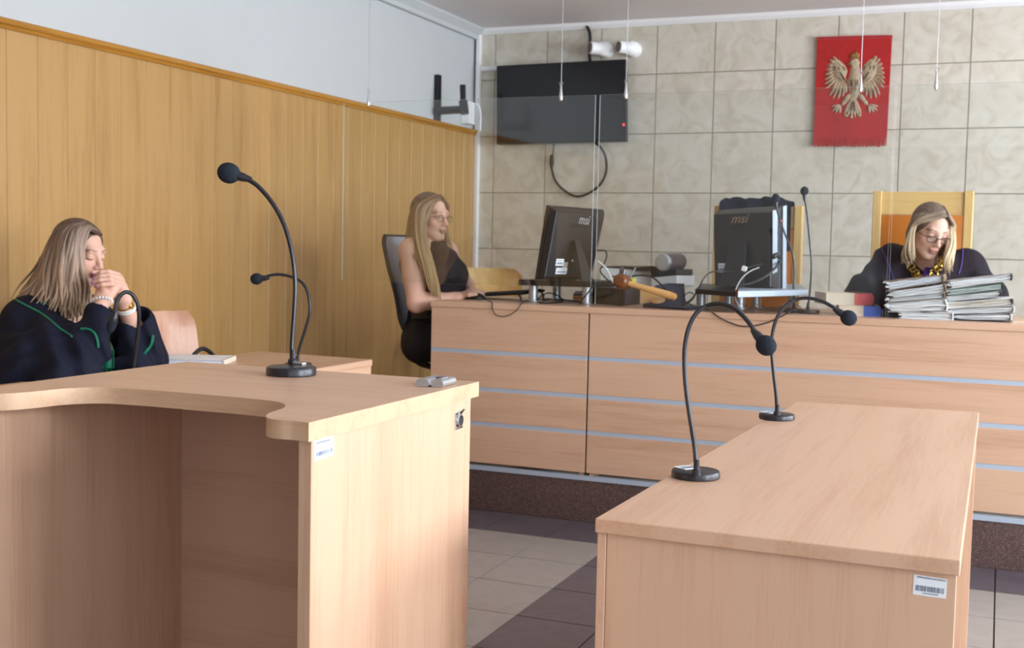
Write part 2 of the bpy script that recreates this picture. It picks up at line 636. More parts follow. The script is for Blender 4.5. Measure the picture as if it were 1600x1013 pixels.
# floor tiles: 0.292 x 0.34, light with dark borders
TX, TY, X0, Y0 = 0.292, 0.34, 0.029, 4.904
tile_mesh = {}
rest = MB()
rest_dark = MB()
for i in range(-12, 11):
    for j in range(1, 23):
        x0, x1 = X0 + i * TX, X0 + (i + 1) * TX
        y0, y1 = Y0 - j * TY, Y0 - (j - 1) * TY
        if x1 > XR or x0 < XL or y0 < YR:
            continue
        dark = j == 1 or -5 <= i <= -2
        key = 'floor_dark' if dark else 'floor_light'
        if -9 <= i <= 1 and j <= 7:
            if key not in tile_mesh:
                t = MB()
                t.hexa([(-TX / 2 + .002, -TY / 2 + .002, -.006), (TX / 2 - .002, -TY / 2 + .002, -.006), (TX / 2 - .002, TY / 2 - .002, -.006), (-TX / 2 + .002, TY / 2 - .002, -.006)],
                       [(-TX / 2 + .003, -TY / 2 + .003, 0), (TX / 2 - .003, -TY / 2 + .003, 0), (TX / 2 - .003, TY / 2 - .003, 0), (-TX / 2 + .003, TY / 2 - .003, 0)])
                o = t.build('tile', key, floor)
                tile_mesh[key] = o.data
            else:
                o = bpy.data.objects.new('tile', tile_mesh[key])
                COL.objects.link(o)
                o.parent = floor
            o.location = ((x0 + x1) / 2, (y0 + y1) / 2, 0)
        else:
            (rest_dark if dark else rest).box((x0 + .002, y0 + .002, -.006), (x1 - .002, y1 - .002, 0))
o = rest.build('light_tiles', 'floor_light', floor); o['kind'] = 'stuff'
o = rest_dark.build('dark_tiles', 'floor_dark', floor); o['kind'] = 'stuff'

m = MB()
m.box((XL - 0.2, YR - 0.2, ZC), (XR + 0.2, YB + 0.2, ZC + 0.12))
struct(m.build('ceiling', 'ceiling_paint'))

# back wall with marble tiles
m = MB()
m.box((XL - 0.2, YB + 0.004, -0.1), (XR + 0.2, YB + 0.2, ZC + 0.1))
wall_back = struct(m.build('wall_back', 'grout'))
P, zr = 0.386, [0.2, 0.415, 0.805, 1.195, 1.585, 1.975, 2.365, ZC]
shared = {}
xs = sorted([-0.227 + P * k for k in range(-9, 10)])
xs = [x for x in xs if XL + 0.02 < x < XR - 0.02]
xs = [XL] + xs + [XR]
for a, b in zip(xs[:-1], xs[1:]):
    for c, d in zip(zr[:-1], zr[1:]):
        key = (round(b - a, 3), round(d - c, 3))
        if key not in shared:
            w, h = (b - a) / 2 - .0022, (d - c) / 2 - .0022
            t = MB()
            t.add([(-w, .006, -h), (w, .006, -h), (w, .006, h), (-w, .006, h),
                   (-w + .002, 0, -h + .002), (w - .002, 0, -h + .002), (w - .002, 0, h - .002), (-w + .002, 0, h - .002)],
                  [(4, 5, 6, 7), (0, 1, 5, 4), (1, 2, 6, 5), (2, 3, 7, 6), (3, 0, 4, 7)])
            o = t.build('wall_tile', 'tile', wall_back)
            shared[key] = o.data
        else:
            o = bpy.data.objects.new('wall_tile', shared[key])
            COL.objects.link(o)
            o.parent = wall_back
        o.location = ((a + b) / 2, YB, (c + d) / 2)

# left wall: white paint above oak planks
m = MB()
m.box((XL - 0.2, YR - 0.2, -0.1), (XL - 0.02, YB + 0.2, ZC + 0.1))
wall_left = struct(m.build('wall_left', 'white_paint'))
ZP = 1.985
m0 = None
y = 3.361 - 0.155 * 38
pk = 0
while y < YB:
    y1 = min(y + 0.155, YB)
    if y1 > YR:
        if m0 is None or y1 - y < 0.15:
            t = MB()
            h = (y1 - y) / 2
            prof = [(-h, -.02), (-h, -.004), (-h + .0036, 0), (h - .0036, 0), (h, -.004), (h, -.02)]
            t.prism([(q[1], q[0], 0) for q in prof], (0, 0, ZP))
            o = t.build('plank', 'oakZ', wall_left)
            if m0 is None:
                m0 = o.data
        else:
            o = bpy.data.objects.new('plank', m0)
            COL.objects.link(o)
            o.parent = wall_left
        o.location = (XL, (y + y1) / 2, 0)
    y += 0.155
m = MB()
prof = [(-.02, 0), (.012, 0), (.016, .006), (.012, .012), (.022, .018), (.026, .03), (.02, .038), (-.02, .038)]
m.prism([(XL + a, YR, ZP - .004 + b) for a, b in prof], (0, YB - YR, 0))
struct(m.build('trim_1', 'oakdark'))
# cornice on both visible walls and the white corner strip
m = MB()
m.prism([(XL - .02, YR, ZC - .075), (XL + .012, YR, ZC - .075), (XL + .02, YR, ZC - .05), (XL + .055, YR, ZC - .012), (XL + .06, YR, ZC), (XL - .02, YR, ZC)], (0, YB - YR, 0))
struct(m.build('trim_2', 'white_paint'))
m = MB()
m.prism([(XL, YB, ZC - .04), (XL, YB - .012, ZC - .04), (XL, YB - .03, ZC - .02), (XL, YB - .035, ZC), (XL, YB, ZC)], (XR - XL, 0, 0))
struct(m.build('trim_3', 'trim_white'))
m = MB()
m.box((XL, YB - .04, 0.2), (XL + .03, YB, ZC - .04))
struct(m.build('trim_4', 'trim_white', bevel=.004))
# cable duct beside the television
m = MB()
m.box((XL + .03, YB - .02, 2.43), (-3.25, YB, 2.462))
struct(m.build('trim_5', 'trim_white', bevel=.003))

# right and rear walls with windows, the rear window added for fill
def wall_with_openings(name, fixed, axis, lo, hi, openings, outward):
    m = MB()
    t = 0.2

    def bx(a, b, z0, z1):
        if axis == 'x':
            p, q = sorted([fixed, fixed + outward * t])
            m.box((p, a, z0), (q, b, z1))
        else:
            p, q = sorted([fixed, fixed + outward * t])
            m.box((a, p, z0), (b, q, z1))
    bx(lo, hi, -0.1, WZ[0])
    bx(lo, hi, WZ[1], ZC + 0.1)
    c = lo
    for a, b in openings:
        bx(c, a, WZ[0], WZ[1])
        c = b
    bx(c, hi, WZ[0], WZ[1])
    return struct(m.build(name, 'white_paint'))


wall_with_openings('wall_right', XR, 'x', YR - 0.2, YB + 0.2, WINDOWS, 1)
wall_with_openings('wall_rear', YR, 'y', XL - 0.2, XR + 0.2, FILL_WIN, -1)
wn = 0
for kind, lst in (('x', WINDOWS), ('y', FILL_WIN)):  # the rear window is an added opening for the fill light
    for a, b in lst:
        wn += 1
        def bx(m, u0, u1, w0, w1, z0, z1):
            if kind == 'x':
                m.box((XR + w0, u0, z0), (XR + w1, u1, z1))
            else:
                m.box((u0, YR - w1, z0), (u1, YR - w0, z1))
        fr = MB()
        bx(fr, a, b, .04, .1, WZ[0], WZ[0] + .06)
        bx(fr, a, b, .04, .1, WZ[1] - .06, WZ[1])
        bx(fr, a, a + .06, .04, .1, WZ[0], WZ[1])
        bx(fr, b - .06, b, .04, .1, WZ[0], WZ[1])
        mid = (a + b) / 2
        bx(fr, mid - .045, mid + .045, .04, .1, WZ[0], WZ[1])
        w = struct(fr.build('window_%d' % wn, 'trim_white'))
        pn = MB()
        for p, q in ((a + .06, mid - .045), (mid + .045, b - .06)):
            bx(pn, p, q, .068, .072, WZ[0] + .06, WZ[1] - .06)
        pn.build('pane', 'window_glass', w)
        si = MB()
        bx(si, a - .04, b + .04, -.12, .04, WZ[0] - .03, WZ[0] + .001)
        si.build('sill', 'trim_white', w)

# unseen dark double door, added in the rear wall to dim screen reflections
m = MB()
m.box((-1.12, YR, 0), (-1.04, YR + .06, 2.2))
m.box((.54, YR, 0), (.62, YR + .06, 2.2))
m.box((-1.12, YR, 2.2), (.62, YR + .06, 2.28))
d1 = struct(m.build('added_door_1', 'granite'))
MT['door'] = wood('added_door_dark_veneer', 'Z', srgb(96, 64, 44), srgb(74, 48, 34), 0.45)
d1.data.materials[0] = MT['door']
for x0, x1, hx in ((-1.035, -.255, -.30), (-.245, .535, -.20)):
    m = MB()
    m.box((x0, YR + .005, .01), (x1, YR + .045, 2.195))
    lf = m.build('added_door_leaf', MT['door'], d1, bevel=.003)
    m = MB()
    m.tube([(hx, YR + .045, 1.05), (hx, YR + .09, 1.05), (hx + (-.11 if hx < -.25 else .11), YR + .09, 1.05)], .009, 8)
    m.build('added_door_handle', 'chrome', lf)

# the granite podium under the judges' bench
m = MB()
m.box((XL, 4.906, 0), (XR, YB, 0.2))
pod = struct(m.build('floor_podium', 'granite'))
m = MB()
m.box((XL, 4.900, 0.186), (XR, 4.93, 0.207))
struct(m.build('trim_6', 'alu'))

# ------------------------------------------------------------------ witness stand (front left)
stand = thing('witness_stand', 'beech laminate witness stand with a curved notched top, holding one tall microphone', 'lectern', (-1.246, 1.75, 0))
ZS = 0.96
lobe = [(-0.9058, 1.4387, 0.9600), (-0.9361, 1.4422, 0.9600), (-0.9593, 1.4394, 0.9600), (-0.9808, 1.4450, 0.9600), (-0.9970, 1.4615, 0.9600), (-1.0091, 1.4849, 0.9600), (-1.0172, 1.5157, 0.9600), (-1.0218, 1.5416, 0.9600), (-1.0335, 1.5683, 0.9600), (-1.0534, 1.5911, 0.9600), (-1.0813, 1.6055, 0.9600), (-1.1182, 1.6106, 0.9600), (-1.1585, 1.6142, 0.9600)]
lobe = [V(p) for p in lobe]
xr, xl, yb = -0.9085, -1.588, 2.035
xc = (xr + xl) / 2
right_side = [V(xr, lobe[0].y, ZS)] + spline(lobe[1:], 3)
left_side = [V(2 * xc - p.x, p.y, ZS) for p in right_side][::-1]
outline = [V(xr, yb, ZS)] + right_side + left_side + [V(xl, yb, ZS)]
m = MB()
m.prism(outline, (0, 0, -0.028), 0, True)
top = m.build('top', 'beechX', stand, sharp=30)
# the edging follows the outline
for mi in ('edgeX',):
    top.data.materials.append(MT[mi])
for p in top.data.polygons:
    if abs(p.normal.z) < 0.5:
        p.material_index = 1
yf = lobe[0].y + 0.014
m = MB(); m.box((xr - .026, yf, 0), (xr - .004, 1.985, ZS - .028))
sp = m.build('side_panel', 'beechZ', stand, bevel=.0012)
m = MB(); m.box((xl + .004, yf, 0), (xl + .026, 1.985, ZS - .028))
m.build('side_panel', 'beechZ', stand, bevel=.0012)
m = MB(); m.box((xl + .004, 1.9855, 0), (xr - .004, 2.008, ZS - .028))
m.build('back_panel', 'beechX', stand, bevel=.0012)
# chrome socket let into the right side panel
sx = xr - .004
sc = V((-0.9125, 1.9535, 0.8962))
m = MB()
m.box((sx - .004, sc.y - .0145, sc.z - .0165), (sx + .0018, sc.y + .0145, sc.z + .0165))
sk = m.build('socket_plate', 'chrome', sp, bevel=.0015)
m = MB()
m.lathe([(.012, 0), (.0125, .003), (.0118, .004), (.0098, .004), (.0095, .001), (0.0001, .001)], (sx + .0018, sc.y, sc.z), (1, 0, 0), 24)
m.build('socket_ring', 'chrome', sp)
m = MB()
m.lathe([(.0094, 0), (.0094, .0008), (.0001, .0008)], (sx + .0029, sc.y, sc.z), (1, 0, 0), 20)
m.tube([(sx + .002, sc.y + .008, sc.z + .012), (sx + .005, sc.y + .015, sc.z + .019)], .0016, 6)
m.tube([(sx + .002, sc.y - .011, sc.z + .013), (sx + .0035, sc.y - .011, sc.z + .013)], .002, 8)
m.tube([(sx + .002, sc.y + .011, sc.z - .013), (sx + .0035, sc.y + .011, sc.z - .013)], .002, 8)
m.build('socket_core', 'rubber', sp)
stk = [V((-0.9125, 1.4584, 0.9306)), V((-0.9125, 1.5135, 0.9303)), V((-0.9125, 1.5141, 0.9012)), V((-0.9125, 1.4607, 0.9002))]
for p in stk:
    p.x = sx
sticker('label_sticker', stk, stand, [(.12, .2, (.1, .8)), (.6, .82, 'bars')], (1, 0, 0), 3, 'white inventory sticker with barcode')


# ------------------------------------------------------------------ the two counsel tables
def bil(c, u, v):
    return lerp(lerp(c[0], c[1], u), lerp(c[3], c[2], u), v)


# right table: near-left, near-right, far-right, far-left corners of the top
table = thing('counsel_table', 'long beech laminate table at the right with two gooseneck microphones on it', 'table', (-0.33, 2.78, 0))
tc = [V((-0.6194, 1.8825, 0.7600)), V((-0.0377, 1.8769, 0.7600)), V((-0.0425, 3.7003, 0.7600)), V((-0.5614, 3.6470, 0.7600))]
m = MB()
dn = V(0, 0, -0.025)
m.hexa([p + dn for p in tc], tc)
m.build('top', 'beechY', table, bevel=.002)


def panel(name, u0, u1, v0, v1, z0, z1, mat, par, c=None):
    c = c or tc
    m = MB()
    q = [bil(c, u0, v0), bil(c, u1, v0), bil(c, u1, v1), bil(c, u0, v1)]
    m.hexa([V(p.x, p.y, z0) for p in q], [V(p.x, p.y, z1) for p in q])
    return m.build(name, mat, par, bevel=.0012)


zt = .76 - .025
panel('modesty_panel', .004, .031, .004, .996, 0, zt, 'beechY', table)
pe = panel('end_panel', .0325, .992, .0045, .016, 0, zt, 'beechZ', table)
panel('end_panel', .0325, .992, .984, .9955, 0, zt, 'beechZ', table)
q0, q1 = bil(tc, .0325, .0045), bil(tc, .992, .0045)


def on_end(px):
    return px


lab = [V((-0.1037, 1.8850, 0.7279)), V((-0.0556, 1.8850, 0.7261)), V((-0.0562, 1.8850, 0.6963)), V((-0.1043, 1.8850, 0.6968))]
for p in lab:
    t = (p.x - q0.x) / (q1.x - q0.x)
    p.y = q0.y + (q1.y - q0.y) * t
sticker('label_sticker', lab, pe, [(.05, .12, (.1, .95)), (.5, .78, 'bars'), (.84, .9, (.3, .75))], (0, -1, 0), 5, 'white inventory sticker with barcode')

# left table behind the stand: far edge from (405,549) to (582,562)
ltable = thing('counsel_table', 'beech laminate table behind the witness stand, in front of the robed woman', 'table', (-2.55, 3.3, 0))
lc = [V(-2.835, 2.45, .76), V(-2.278, 2.45, .76), V((-2.2730, 4.0586, 0.7600)), V((-2.8314, 4.0988, 0.7600))]
m = MB()
m.hexa([p + dn for p in lc], lc)
m.build('top', 'beechY', ltable, bevel=.002)
panel('modesty_panel', .965, .996, .004, .996, 0, zt, 'beechY', ltable, lc)
panel('end_panel', .01, .963, .004, .016, 0, zt, 'beechZ', ltable, lc)
panel('end_panel', .01, .963, .984, .996, 0, zt, 'beechZ', ltable, lc)

# ------------------------------------------------------------------ the judges' bench
BX0, BXS, BX1, BY = -2.432, -1.662, 2.2, 4.894
zz = [(.222, .392), (.411, .552), (.571, .722), (.740, .930)]
for nm, x0, x1, lb in (('bench_unit', BX0, BXS - .004, 'short left section of the judges bench front with three pale metal strips'),
                       ('bench_unit', BXS + .004, BX1, 'long right section of the judges bench front with three pale metal strips')):
    u = thing(nm, lb, 'bench', ((x0 + x1) / 2, BY + .3, .2))
    for k, (z0, z1) in enumerate(zz):
        m = MB()
        m.box((x0, BY, z0), (x1, BY + .018, z1))
        m.build('front_board', 'beechX', u, bevel=.0012)
    for k in range(3):
        m = MB()
        m.box((x0, BY + .002, zz[k][1]), (x1, BY + .016, zz[k + 1][0]))
        m.build('metal_strip', 'alu', u)
    m = MB()
    xa = x1 - .03 if x0 == BX0 else x0 + .01
    m.box((xa, BY + .0185, .2), (xa + .02, BY + .62, .929))
    m.build('support_panel', 'beechZ', u)
    if x0 != BX0:
        m = MB()
        m.box((x1 - .02, BY + .0185, .2), (x1, BY + .62, .929))
        m.build('support_panel', 'beechZ', u)
m = MB()
m.box((BX0 - .004, BY - .006, .9305), (BX1 + .01, BY + .70, .957))
wt = m.build('bench_worktop', 'beechX', None, bevel=.0015, loc=(-0.1, BY + .35, .93))
tag(wt, 'continuous beech worktop of the judges bench carrying monitors and files', 'worktop')


# ------------------------------------------------------------------ chairs
def judge_chair(label, x0, x1, y, ztop, zfloor=.2):
    """tall wooden frame chair with an upholstered back, facing -y"""
    c = thing('judge_chair', label, 'chair', ((x0 + x1) / 2, y, zfloor), 'tall judges chairs')
    pw = .042
    for xa in (x0, x1 - pw):
        m = MB()
        m.box((xa, y, zfloor), (xa + pw, y + .05, ztop))
        m.build('back_post', 'paleZ', c, bevel=.004)
        m = MB()
        m.box((xa, y - .46, zfloor), (xa + pw, y - .41, zfloor + .66))
        m.build('front_leg', 'paleZ', c, bevel=.004)
        m = MB()
        m.box((xa - .004, y - .47, zfloor + .62), (xa + pw + .004, y + .0, zfloor + .65))
        m.build('armrest', 'paleY', c, bevel=.006)
    m = MB()
    m.box((x0 + pw, y + .012, ztop - .115), (x1 - pw, y + .04, ztop - .004))
    m.build('top_rail', 'paleX', c, bevel=.003)
    m = MB()
    n = 9
    rows = []
    for j in range(n):
        z = zfloor + .5 + (ztop - .117 - zfloor - .5) * j / (n - 1)
        rows.append([(x0 + pw + .002 + (x1 - x0 - 2 * pw - .004) * i / 8, y + .004 - .022 * math.sin(math.pi * i / 8) ** .6 * math.sin(math.pi * j / (n - 1)) ** .5, z) for i in range(9)])
    m.grid(rows, 0, (0, .035, 0))
    m.build('back_pad', 'orange_leather', c)
    m = MB()
    m.box((x0 + pw, y - .45, zfloor + .40), (x1 - pw, y + .03, zfloor + .48))
    m.build('seat_pad', 'orange_leather', c, bevel=.015)
    m = MB()
    m.box((x0 + pw, y - .44, zfloor + .34), (x1 - pw, y - .41, zfloor + .40))
    m.build('seat_rail', 'paleX', c, bevel=.003)
    m = MB()
    m.box((x0 + pw, y + .01, zfloor + .34), (x1 - pw, y + .04, zfloor + .40))
    m.build('seat_rail', 'paleX', c, bevel=.003)
    return c


judge_chair('tall pale wood chair with orange upholstery behind the reading judge', -.597, -.137, 6.02, 1.523)
judge_chair('tall pale wood chair with orange upholstery with a black robe over its back', -1.382, -.932, 6.02, 1.447)


def ply_chair(label, c0, ang, zfloor, mat, ztop, width=.42):
    """bent plywood shell chair on steel legs; ang: direction it faces"""
    c = thing('plywood_chair', label, 'chair', (c0[0], c0[1], zfloor))
    R = Matrix.Rotation(ang, 3, 'Z')      # local +x is the facing direction

    def T(x, y, z):
        p = R @ V(x, y, 0)
        return (c0[0] + p.x, c0[1] + p.y, zfloor + z)
    m = MB()
    rows = []
    zb, zt_ = .60, ztop - zfloor
    for j in range(9):
        v = j / 8
        z = zb + (zt_ - zb) * v
        hw = width / 2
        if v > .7:
            hw -= .05 * (1 - math.sqrt(max(0, 1 - ((v - .7) / .3) ** 2)))
        rows.append([T(-.20 - .04 * v + .07 * (abs(s) ** 2.4), s * hw, z) for s in [k / 7 - 1 for k in range(15)]])
    p = R @ V(-.011, 0, 0)
    m.grid(rows, 0, p)
    m.build('backrest', mat, c)
    m = MB()
    rows = [[T(-.19 + .40 * i / 8, s * (.20 - .02 * (i / 8) ** 2), .445 + .012 * abs(s) ** 2 - (.025 * ((i - 6) / 2) ** 2 if i > 6 else 0)) for s in [k / 5 - 1 for k in range(11)]] for i in range(9)]
    m.grid(rows, 0, (0, 0, -.012))
    m.build('seat', mat, c)
    for s in (-1, 1):
        m = MB()
        m.tube(spline([T(-.235, s * .16, .72), T(-.215, s * .165, .55), T(-.2, s * .17, .43), T(-.22, s * .19, .2), T(-.25, s * .2, 0)], 4), .011, 8)
        m.build('rear_leg', 'chrome', c)
        m = MB()
        m.tube(spline([T(-.2, s * .17, .425), T(.1, s * .17, .425), T(.16, s * .18, .40), T(.19, s * .19, .2), T(.2, s * .2, 0)], 4), .011, 8)
        m.build('front_leg', 'chrome', c)
    return c


ply_chair('pinkish bent plywood chair against the oak wall beside the robed woman', (-3.02, 3.93), 0.0, 0, 'plyZ', .915)
ply_chair('pale yellow plywood chair in the far left corner behind the clerk', (-2.92, 6.62), -1.2, .2, 'paleZ', 1.075, .44)

# clerk's office chair
oc = thing('office_chair', 'black office chair with a tall grey fabric backrest under the clerk', 'chair', (-2.66, 5.42, .2))
edge = [V((-2.8353, 5.0981, 1.2523)), V((-2.8114, 5.1021, 1.1713)), V((-2.7873, 5.1060, 1.0871)), V((-2.7602, 5.1109, 0.9999)), V((-2.7421, 5.1126, 0.9187)), V((-2.7300, 5.1121, 0.8437)), V((-2.7069, 5.1172, 0.7815))]
cen = spline(edge[::-1], 4)
wv = V(-.05, 1, 0).normalized()
m = MB()
rows = []
for i, p in enumerate(cen):
    v = i / (len(cen) - 1)
    hw = .225 + .02 * math.sin(math.pi * v)
    if v > .9:
        hw -= .03 * ((v - .9) / .1) ** 2
    mid = p + wv * .235
    rows.append([mid + wv * (s * hw) + V(.05 * abs(s) ** 2 - .03 + 0.0, 0, 0) + V(.012, 0, 0) for s in [k / 6 - 1 for k in range(13)]])
m.grid(rows, 0, (-.022, 0, -.004))
bk = m.build('backrest', 'grey_fabric', oc)
m = MB()
rim = [r[0] for r in rows] + rows[-1][1:-1] + [r[-1] for r in rows[::-1]] + rows[0][1:-1][::-1]
m.tube([p + V(-.012, 0, 0) for p in rim], .0115, 8, closed=True)
m.build('backrest_frame', 'rubber', oc)
m = MB()
sb = spline([V((-2.7932, 5.3260, 0.8628)), V((-2.7828, 5.3233, 0.7654)), V((-2.7626, 5.3150, 0.6852)), V((-2.6993, 5.2933, 0.6220)), V((-2.6104, 5.2745, 0.6029))], 5)
m.tube(sb, .032, 10, flat=.5)
m.build('back_support', 'black_plastic', oc)
m = MB()
rows = [[(-2.66 + .48 * i / 9, 5.42 + s * (.25 - .03 * abs(i / 9 - .5)),   .700 + .02 * abs(s) ** 3 - .02 * (i / 9) ** 4) for s in [k / 5 - 1 for k in range(11)]] for i in range(10)]
m.grid(rows, 0, (0, 0, -.065))
m.build('seat', 'rubber', oc)
for s in (-1, 1):
    m = MB()
    yy = 5.42 + s * .28
    m.tube([(-2.5, yy - s * .05, .61), (-2.5, yy, .64), (-2.52, yy, .84)], .022, 8, flat=.6)
    m.build('arm_post', 'black_plastic', oc)
    m = MB()
    m.tube(spline([(-2.64, yy, .855), (-2.54, yy, .862), (-2.42, yy, .858)], 5), .036, 10, flat=.45)
    m.build('arm_pad', 'rubber', oc)
m = MB()
m.lathe([(.03, 0), (.03, .2), (.022, .2), (.022, .345)], (-2.43, 5.42, .29), n=16)
m.build('gas_column', 'black_plastic', oc)
for k in range(5):
    a = 2 * math.pi * k / 5 + .3
    m = MB()
    e = V(-2.43 + .29 * math.cos(a), 5.42 + .29 * math.sin(a), .26)
    m.tube([(-2.43, 5.42, .30), lerp((-2.43, 5.42, .30), e, .5) + V(0, 0, .004), e], [.026, .022, .016], 8)
    lg = m.build('base_leg', 'black_plastic', oc)
    m = MB()
    t = V(-math.sin(a), math.cos(a), 0)
    m.lathe([(.026, -.02), (.028, -.012), (.028, .012), (.026, .02)], e + V(0, 0, -.032), t, 16)
    m.build('caster', 'rubber', oc)


# ------------------------------------------------------------------ gooseneck microphones
def microphone(label, base, rb, stem, head, hdir, hr, rs=.0045, group=None, sticker_ang=None, hb=.016, plate=False, hl=None):
    b = V(base)
    t = thing('gooseneck_microphone', label, 'microphone', b, group)
    m = MB()
    m.lathe([(rb * .97, 0), (rb, .002), (rb, hb - .004), (rb * .97, hb - .001), (rb * .93, hb), (.0001, hb)], b, n=48)
    m.build('base', 'mic_black', t)
    st = [V(p) for p in stem]
    st[0] = V(st[0].x, st[0].y, b.z + hb - .001)
    m = MB()
    m.lathe([(rs * 2.0, 0), (rs * 2.0, .008), (rs * 1.3, .012), (rs * 1.2, .03)], st[0], n=14)
    m.build('stem_socket', 'mic_black', t)
    h = V(head)
    d = V(hdir).normalized()
    end = h - d * (hr * .9)
    path = spline(st + [end - d * .012], 7)
    m = MB()
    m.tube(path + [end], rs, 10)
    m.build('gooseneck', 'mic_black', t)
    m = MB()
    m.lathe([(rs * 1.1, -.028), (rs * 1.9, -.012), (rs * 2.2, .004), (rs * 2.0, .012)], end, d, 14)
    m.build('capsule_collar', 'mic_black', t)
    R = frame_of(d, (0, 0, 1) if abs(d.z) < .95 else (0, 1, 0))
    m = MB()
    L = hl or hr * 1.1
    m.ell(h, (hr, L, hr), R, 28, 20)
    m.build('foam_windscreen', 'foam', t, sharp=0)
    if sticker_ang is not None:
        a = sticker_ang
        rv = V(math.cos(a), math.sin(a), 0)
        tv = V(-math.sin(a), math.cos(a), 0)
        c = b + rv * rb * .56 + V(0, 0, hb + .0003)
        w, hh = rb * .40, rb * .37
        sticker('label_sticker', [c - tv * w + rv * hh, c + tv * w + rv * hh, c + tv * w - rv * hh, c - tv * w - rv * hh][::1], t,
                [(.2, .3, (.1, .8)), (.45, .75, 'bars')], (0, 0, 1), 9, 'white sticker')
    if plate:
        m = MB()
        a = plate
        rv = V(math.cos(a), math.sin(a), 0)
        tv = V(-math.sin(a), math.cos(a), 0)
        c = V(st[0].x, st[0].y, b.z + hb)
        q = [c - tv * .006, c - tv * .006 + rv * .032, c + tv * .006 + rv * .032, c + tv * .006]
        m.hexa(q, [p + V(0, 0, .004) for p in q])
        m.build('switch', 'silver', t, bevel=.001)
    return t


microphone('tall black gooseneck microphone standing on the witness stand', (-1.2661, 1.9403, 0.9600), .0483,
           [(-1.2922, 1.9847, 0.9645), (-1.2955, 1.9868, 1.0126), (-1.2942, 1.9929, 1.0889), (-1.2953, 1.9961, 1.1396), (-1.3037, 1.9967, 1.1966), (-1.3202, 1.9938, 1.2508), (-1.3433, 1.9873, 1.2935), (-1.3706, 1.9784, 1.3259), (-1.3900, 1.9713, 1.3394)],
           (-1.4264, 1.9571, 1.3520), (-.82, -.36, .25), .0208, .0046, 'gooseneck microphones', None, .017, -0.2)
microphone('black gooseneck microphone on the far left table, half hidden behind the taller one', (-2.3563, 3.6570, 0.7600), .0483,
           [(-2.3306, 3.6127, 0.7724), (-2.3287, 3.6173, 0.8255), (-2.3107, 3.6303, 0.9020), (-2.2986, 3.6398, 0.9645), (-2.3055, 3.6413, 1.0243), (-2.3267, 3.6357, 1.0677), (-2.3639, 3.6218, 1.0899), (-2.4070, 3.6046, 1.0982), (-2.4409, 3.5901, 1.0928)],
           (-2.4809, 3.5727, 1.0804), (-.9, -.35, -.12), .021, .0055, 'gooseneck microphones')
microphone('black gooseneck microphone nearer the front edge of the right table', (-0.5524, 2.3199, 0.7600), .0488,
           [(-0.5400, 2.2721, 0.7798), (-0.5465, 2.2831, 0.8197), (-0.5558, 2.2829, 0.8703), (-0.5652, 2.2827, 0.9209), (-0.5721, 2.2835, 0.9716), (-0.5744, 2.2862, 1.0223), (-0.5691, 2.2914, 1.0631), (-0.5564, 2.2988, 1.0926), (-0.5359, 2.3084, 1.1089), (-0.5070, 2.2990, 1.1135), (-0.4771, 2.2784, 1.1067), (-0.4508, 2.2556, 1.0902), (-0.4305, 2.2302, 1.0729)],
           (-0.3965, 2.1880, 1.0448), (.62, -.42, -.55), .0185, .0046, 'gooseneck microphones', 2.55, .015, False, .0205)
microphone('black gooseneck microphone further back on the right table, near its far left corner', (-0.5513, 3.2397, 0.7600), .0483,
           [(-0.5463, 3.2130, 0.7761), (-0.5501, 3.2150, 0.8246), (-0.5592, 3.2156, 0.8852), (-0.5667, 3.2168, 0.9458), (-0.5673, 3.2201, 0.9944), (-0.5580, 3.2271, 1.0381), (-0.5401, 3.2368, 1.0697), (-0.5136, 3.2491, 1.0885), (-0.4802, 3.2525, 1.0940), (-0.4432, 3.2565, 1.0865), (-0.4124, 3.2572, 1.0704)],
           (-0.3711, 3.2400, 1.0454), (.83, .1, -.5), .0205, .0048, 'gooseneck microphones', 2.6, .015)
microphone('upright black gooseneck microphone on the bench, taller and further right of the pair', (-0.7510, 5.1029, 0.9570), .046,
           [(-0.7559, 5.1146, 0.9699), (-0.7501, 5.1239, 1.0654), (-0.7493, 5.1311, 1.1608), (-0.7580, 5.1334, 1.2423), (-0.7729, 5.1351, 1.3510), (-0.7835, 5.1356, 1.4188)],
           (-0.7911, 5.1366, 1.4772), (-.05, .1, 1), .0175, .0042, 'gooseneck microphones')
microphone('upright black gooseneck microphone on the bench beside the right-hand monitor', (-0.8224, 5.1292, 0.9570), .046,
           [(-0.8291, 5.2031, 0.9632), (-0.8334, 5.2083, 1.0605), (-0.8346, 5.2139, 1.1440), (-0.8453, 5.2143, 1.2106), (-0.8743, 5.2074, 1.2824), (-0.9005, 5.2016, 1.3514), (-0.9155, 5.1987, 1.3984)],
           (-0.9229, 5.1993, 1.4483), (-.12, .1, 1), .0185, .0042, 'gooseneck microphones')
microphone('black gooseneck microphone curving in front of the robed woman on the left', (-2.6555, 3.1162, 0.7600), .046,
           [(-2.6155, 3.0724, 0.7835), (-2.5873, 3.0578, 0.8702), (-2.5694, 3.0489, 0.9445), (-2.5669, 3.0428, 0.9967), (-2.5750, 3.0312, 1.0319), (-2.5897, 3.0152, 1.0453), (-2.6012, 2.9988, 1.0341), (-2.6062, 2.9837, 1.0037)],
           (-2.6078, 2.9678, 0.9430), (-.25, -.15, -1), .015, .0066, 'gooseneck microphones', None, .016, False, .03)


# ------------------------------------------------------------------ voice recorder on the stand
rc = V((-0.9433, 1.9256, 0.9600))
vr = thing('voice_recorder', 'silver pocket voice recorder lying at the right corner of the witness stand', 'recorder', (rc.x, rc.y, .96))
P0, P1 = V((-0.9475, 1.8672, 0.9600)), V((-0.9541, 2.0137, 0.9600))
dx = (P1 - P0).normalized()
dy = V(-dx.y, dx.x, 0)


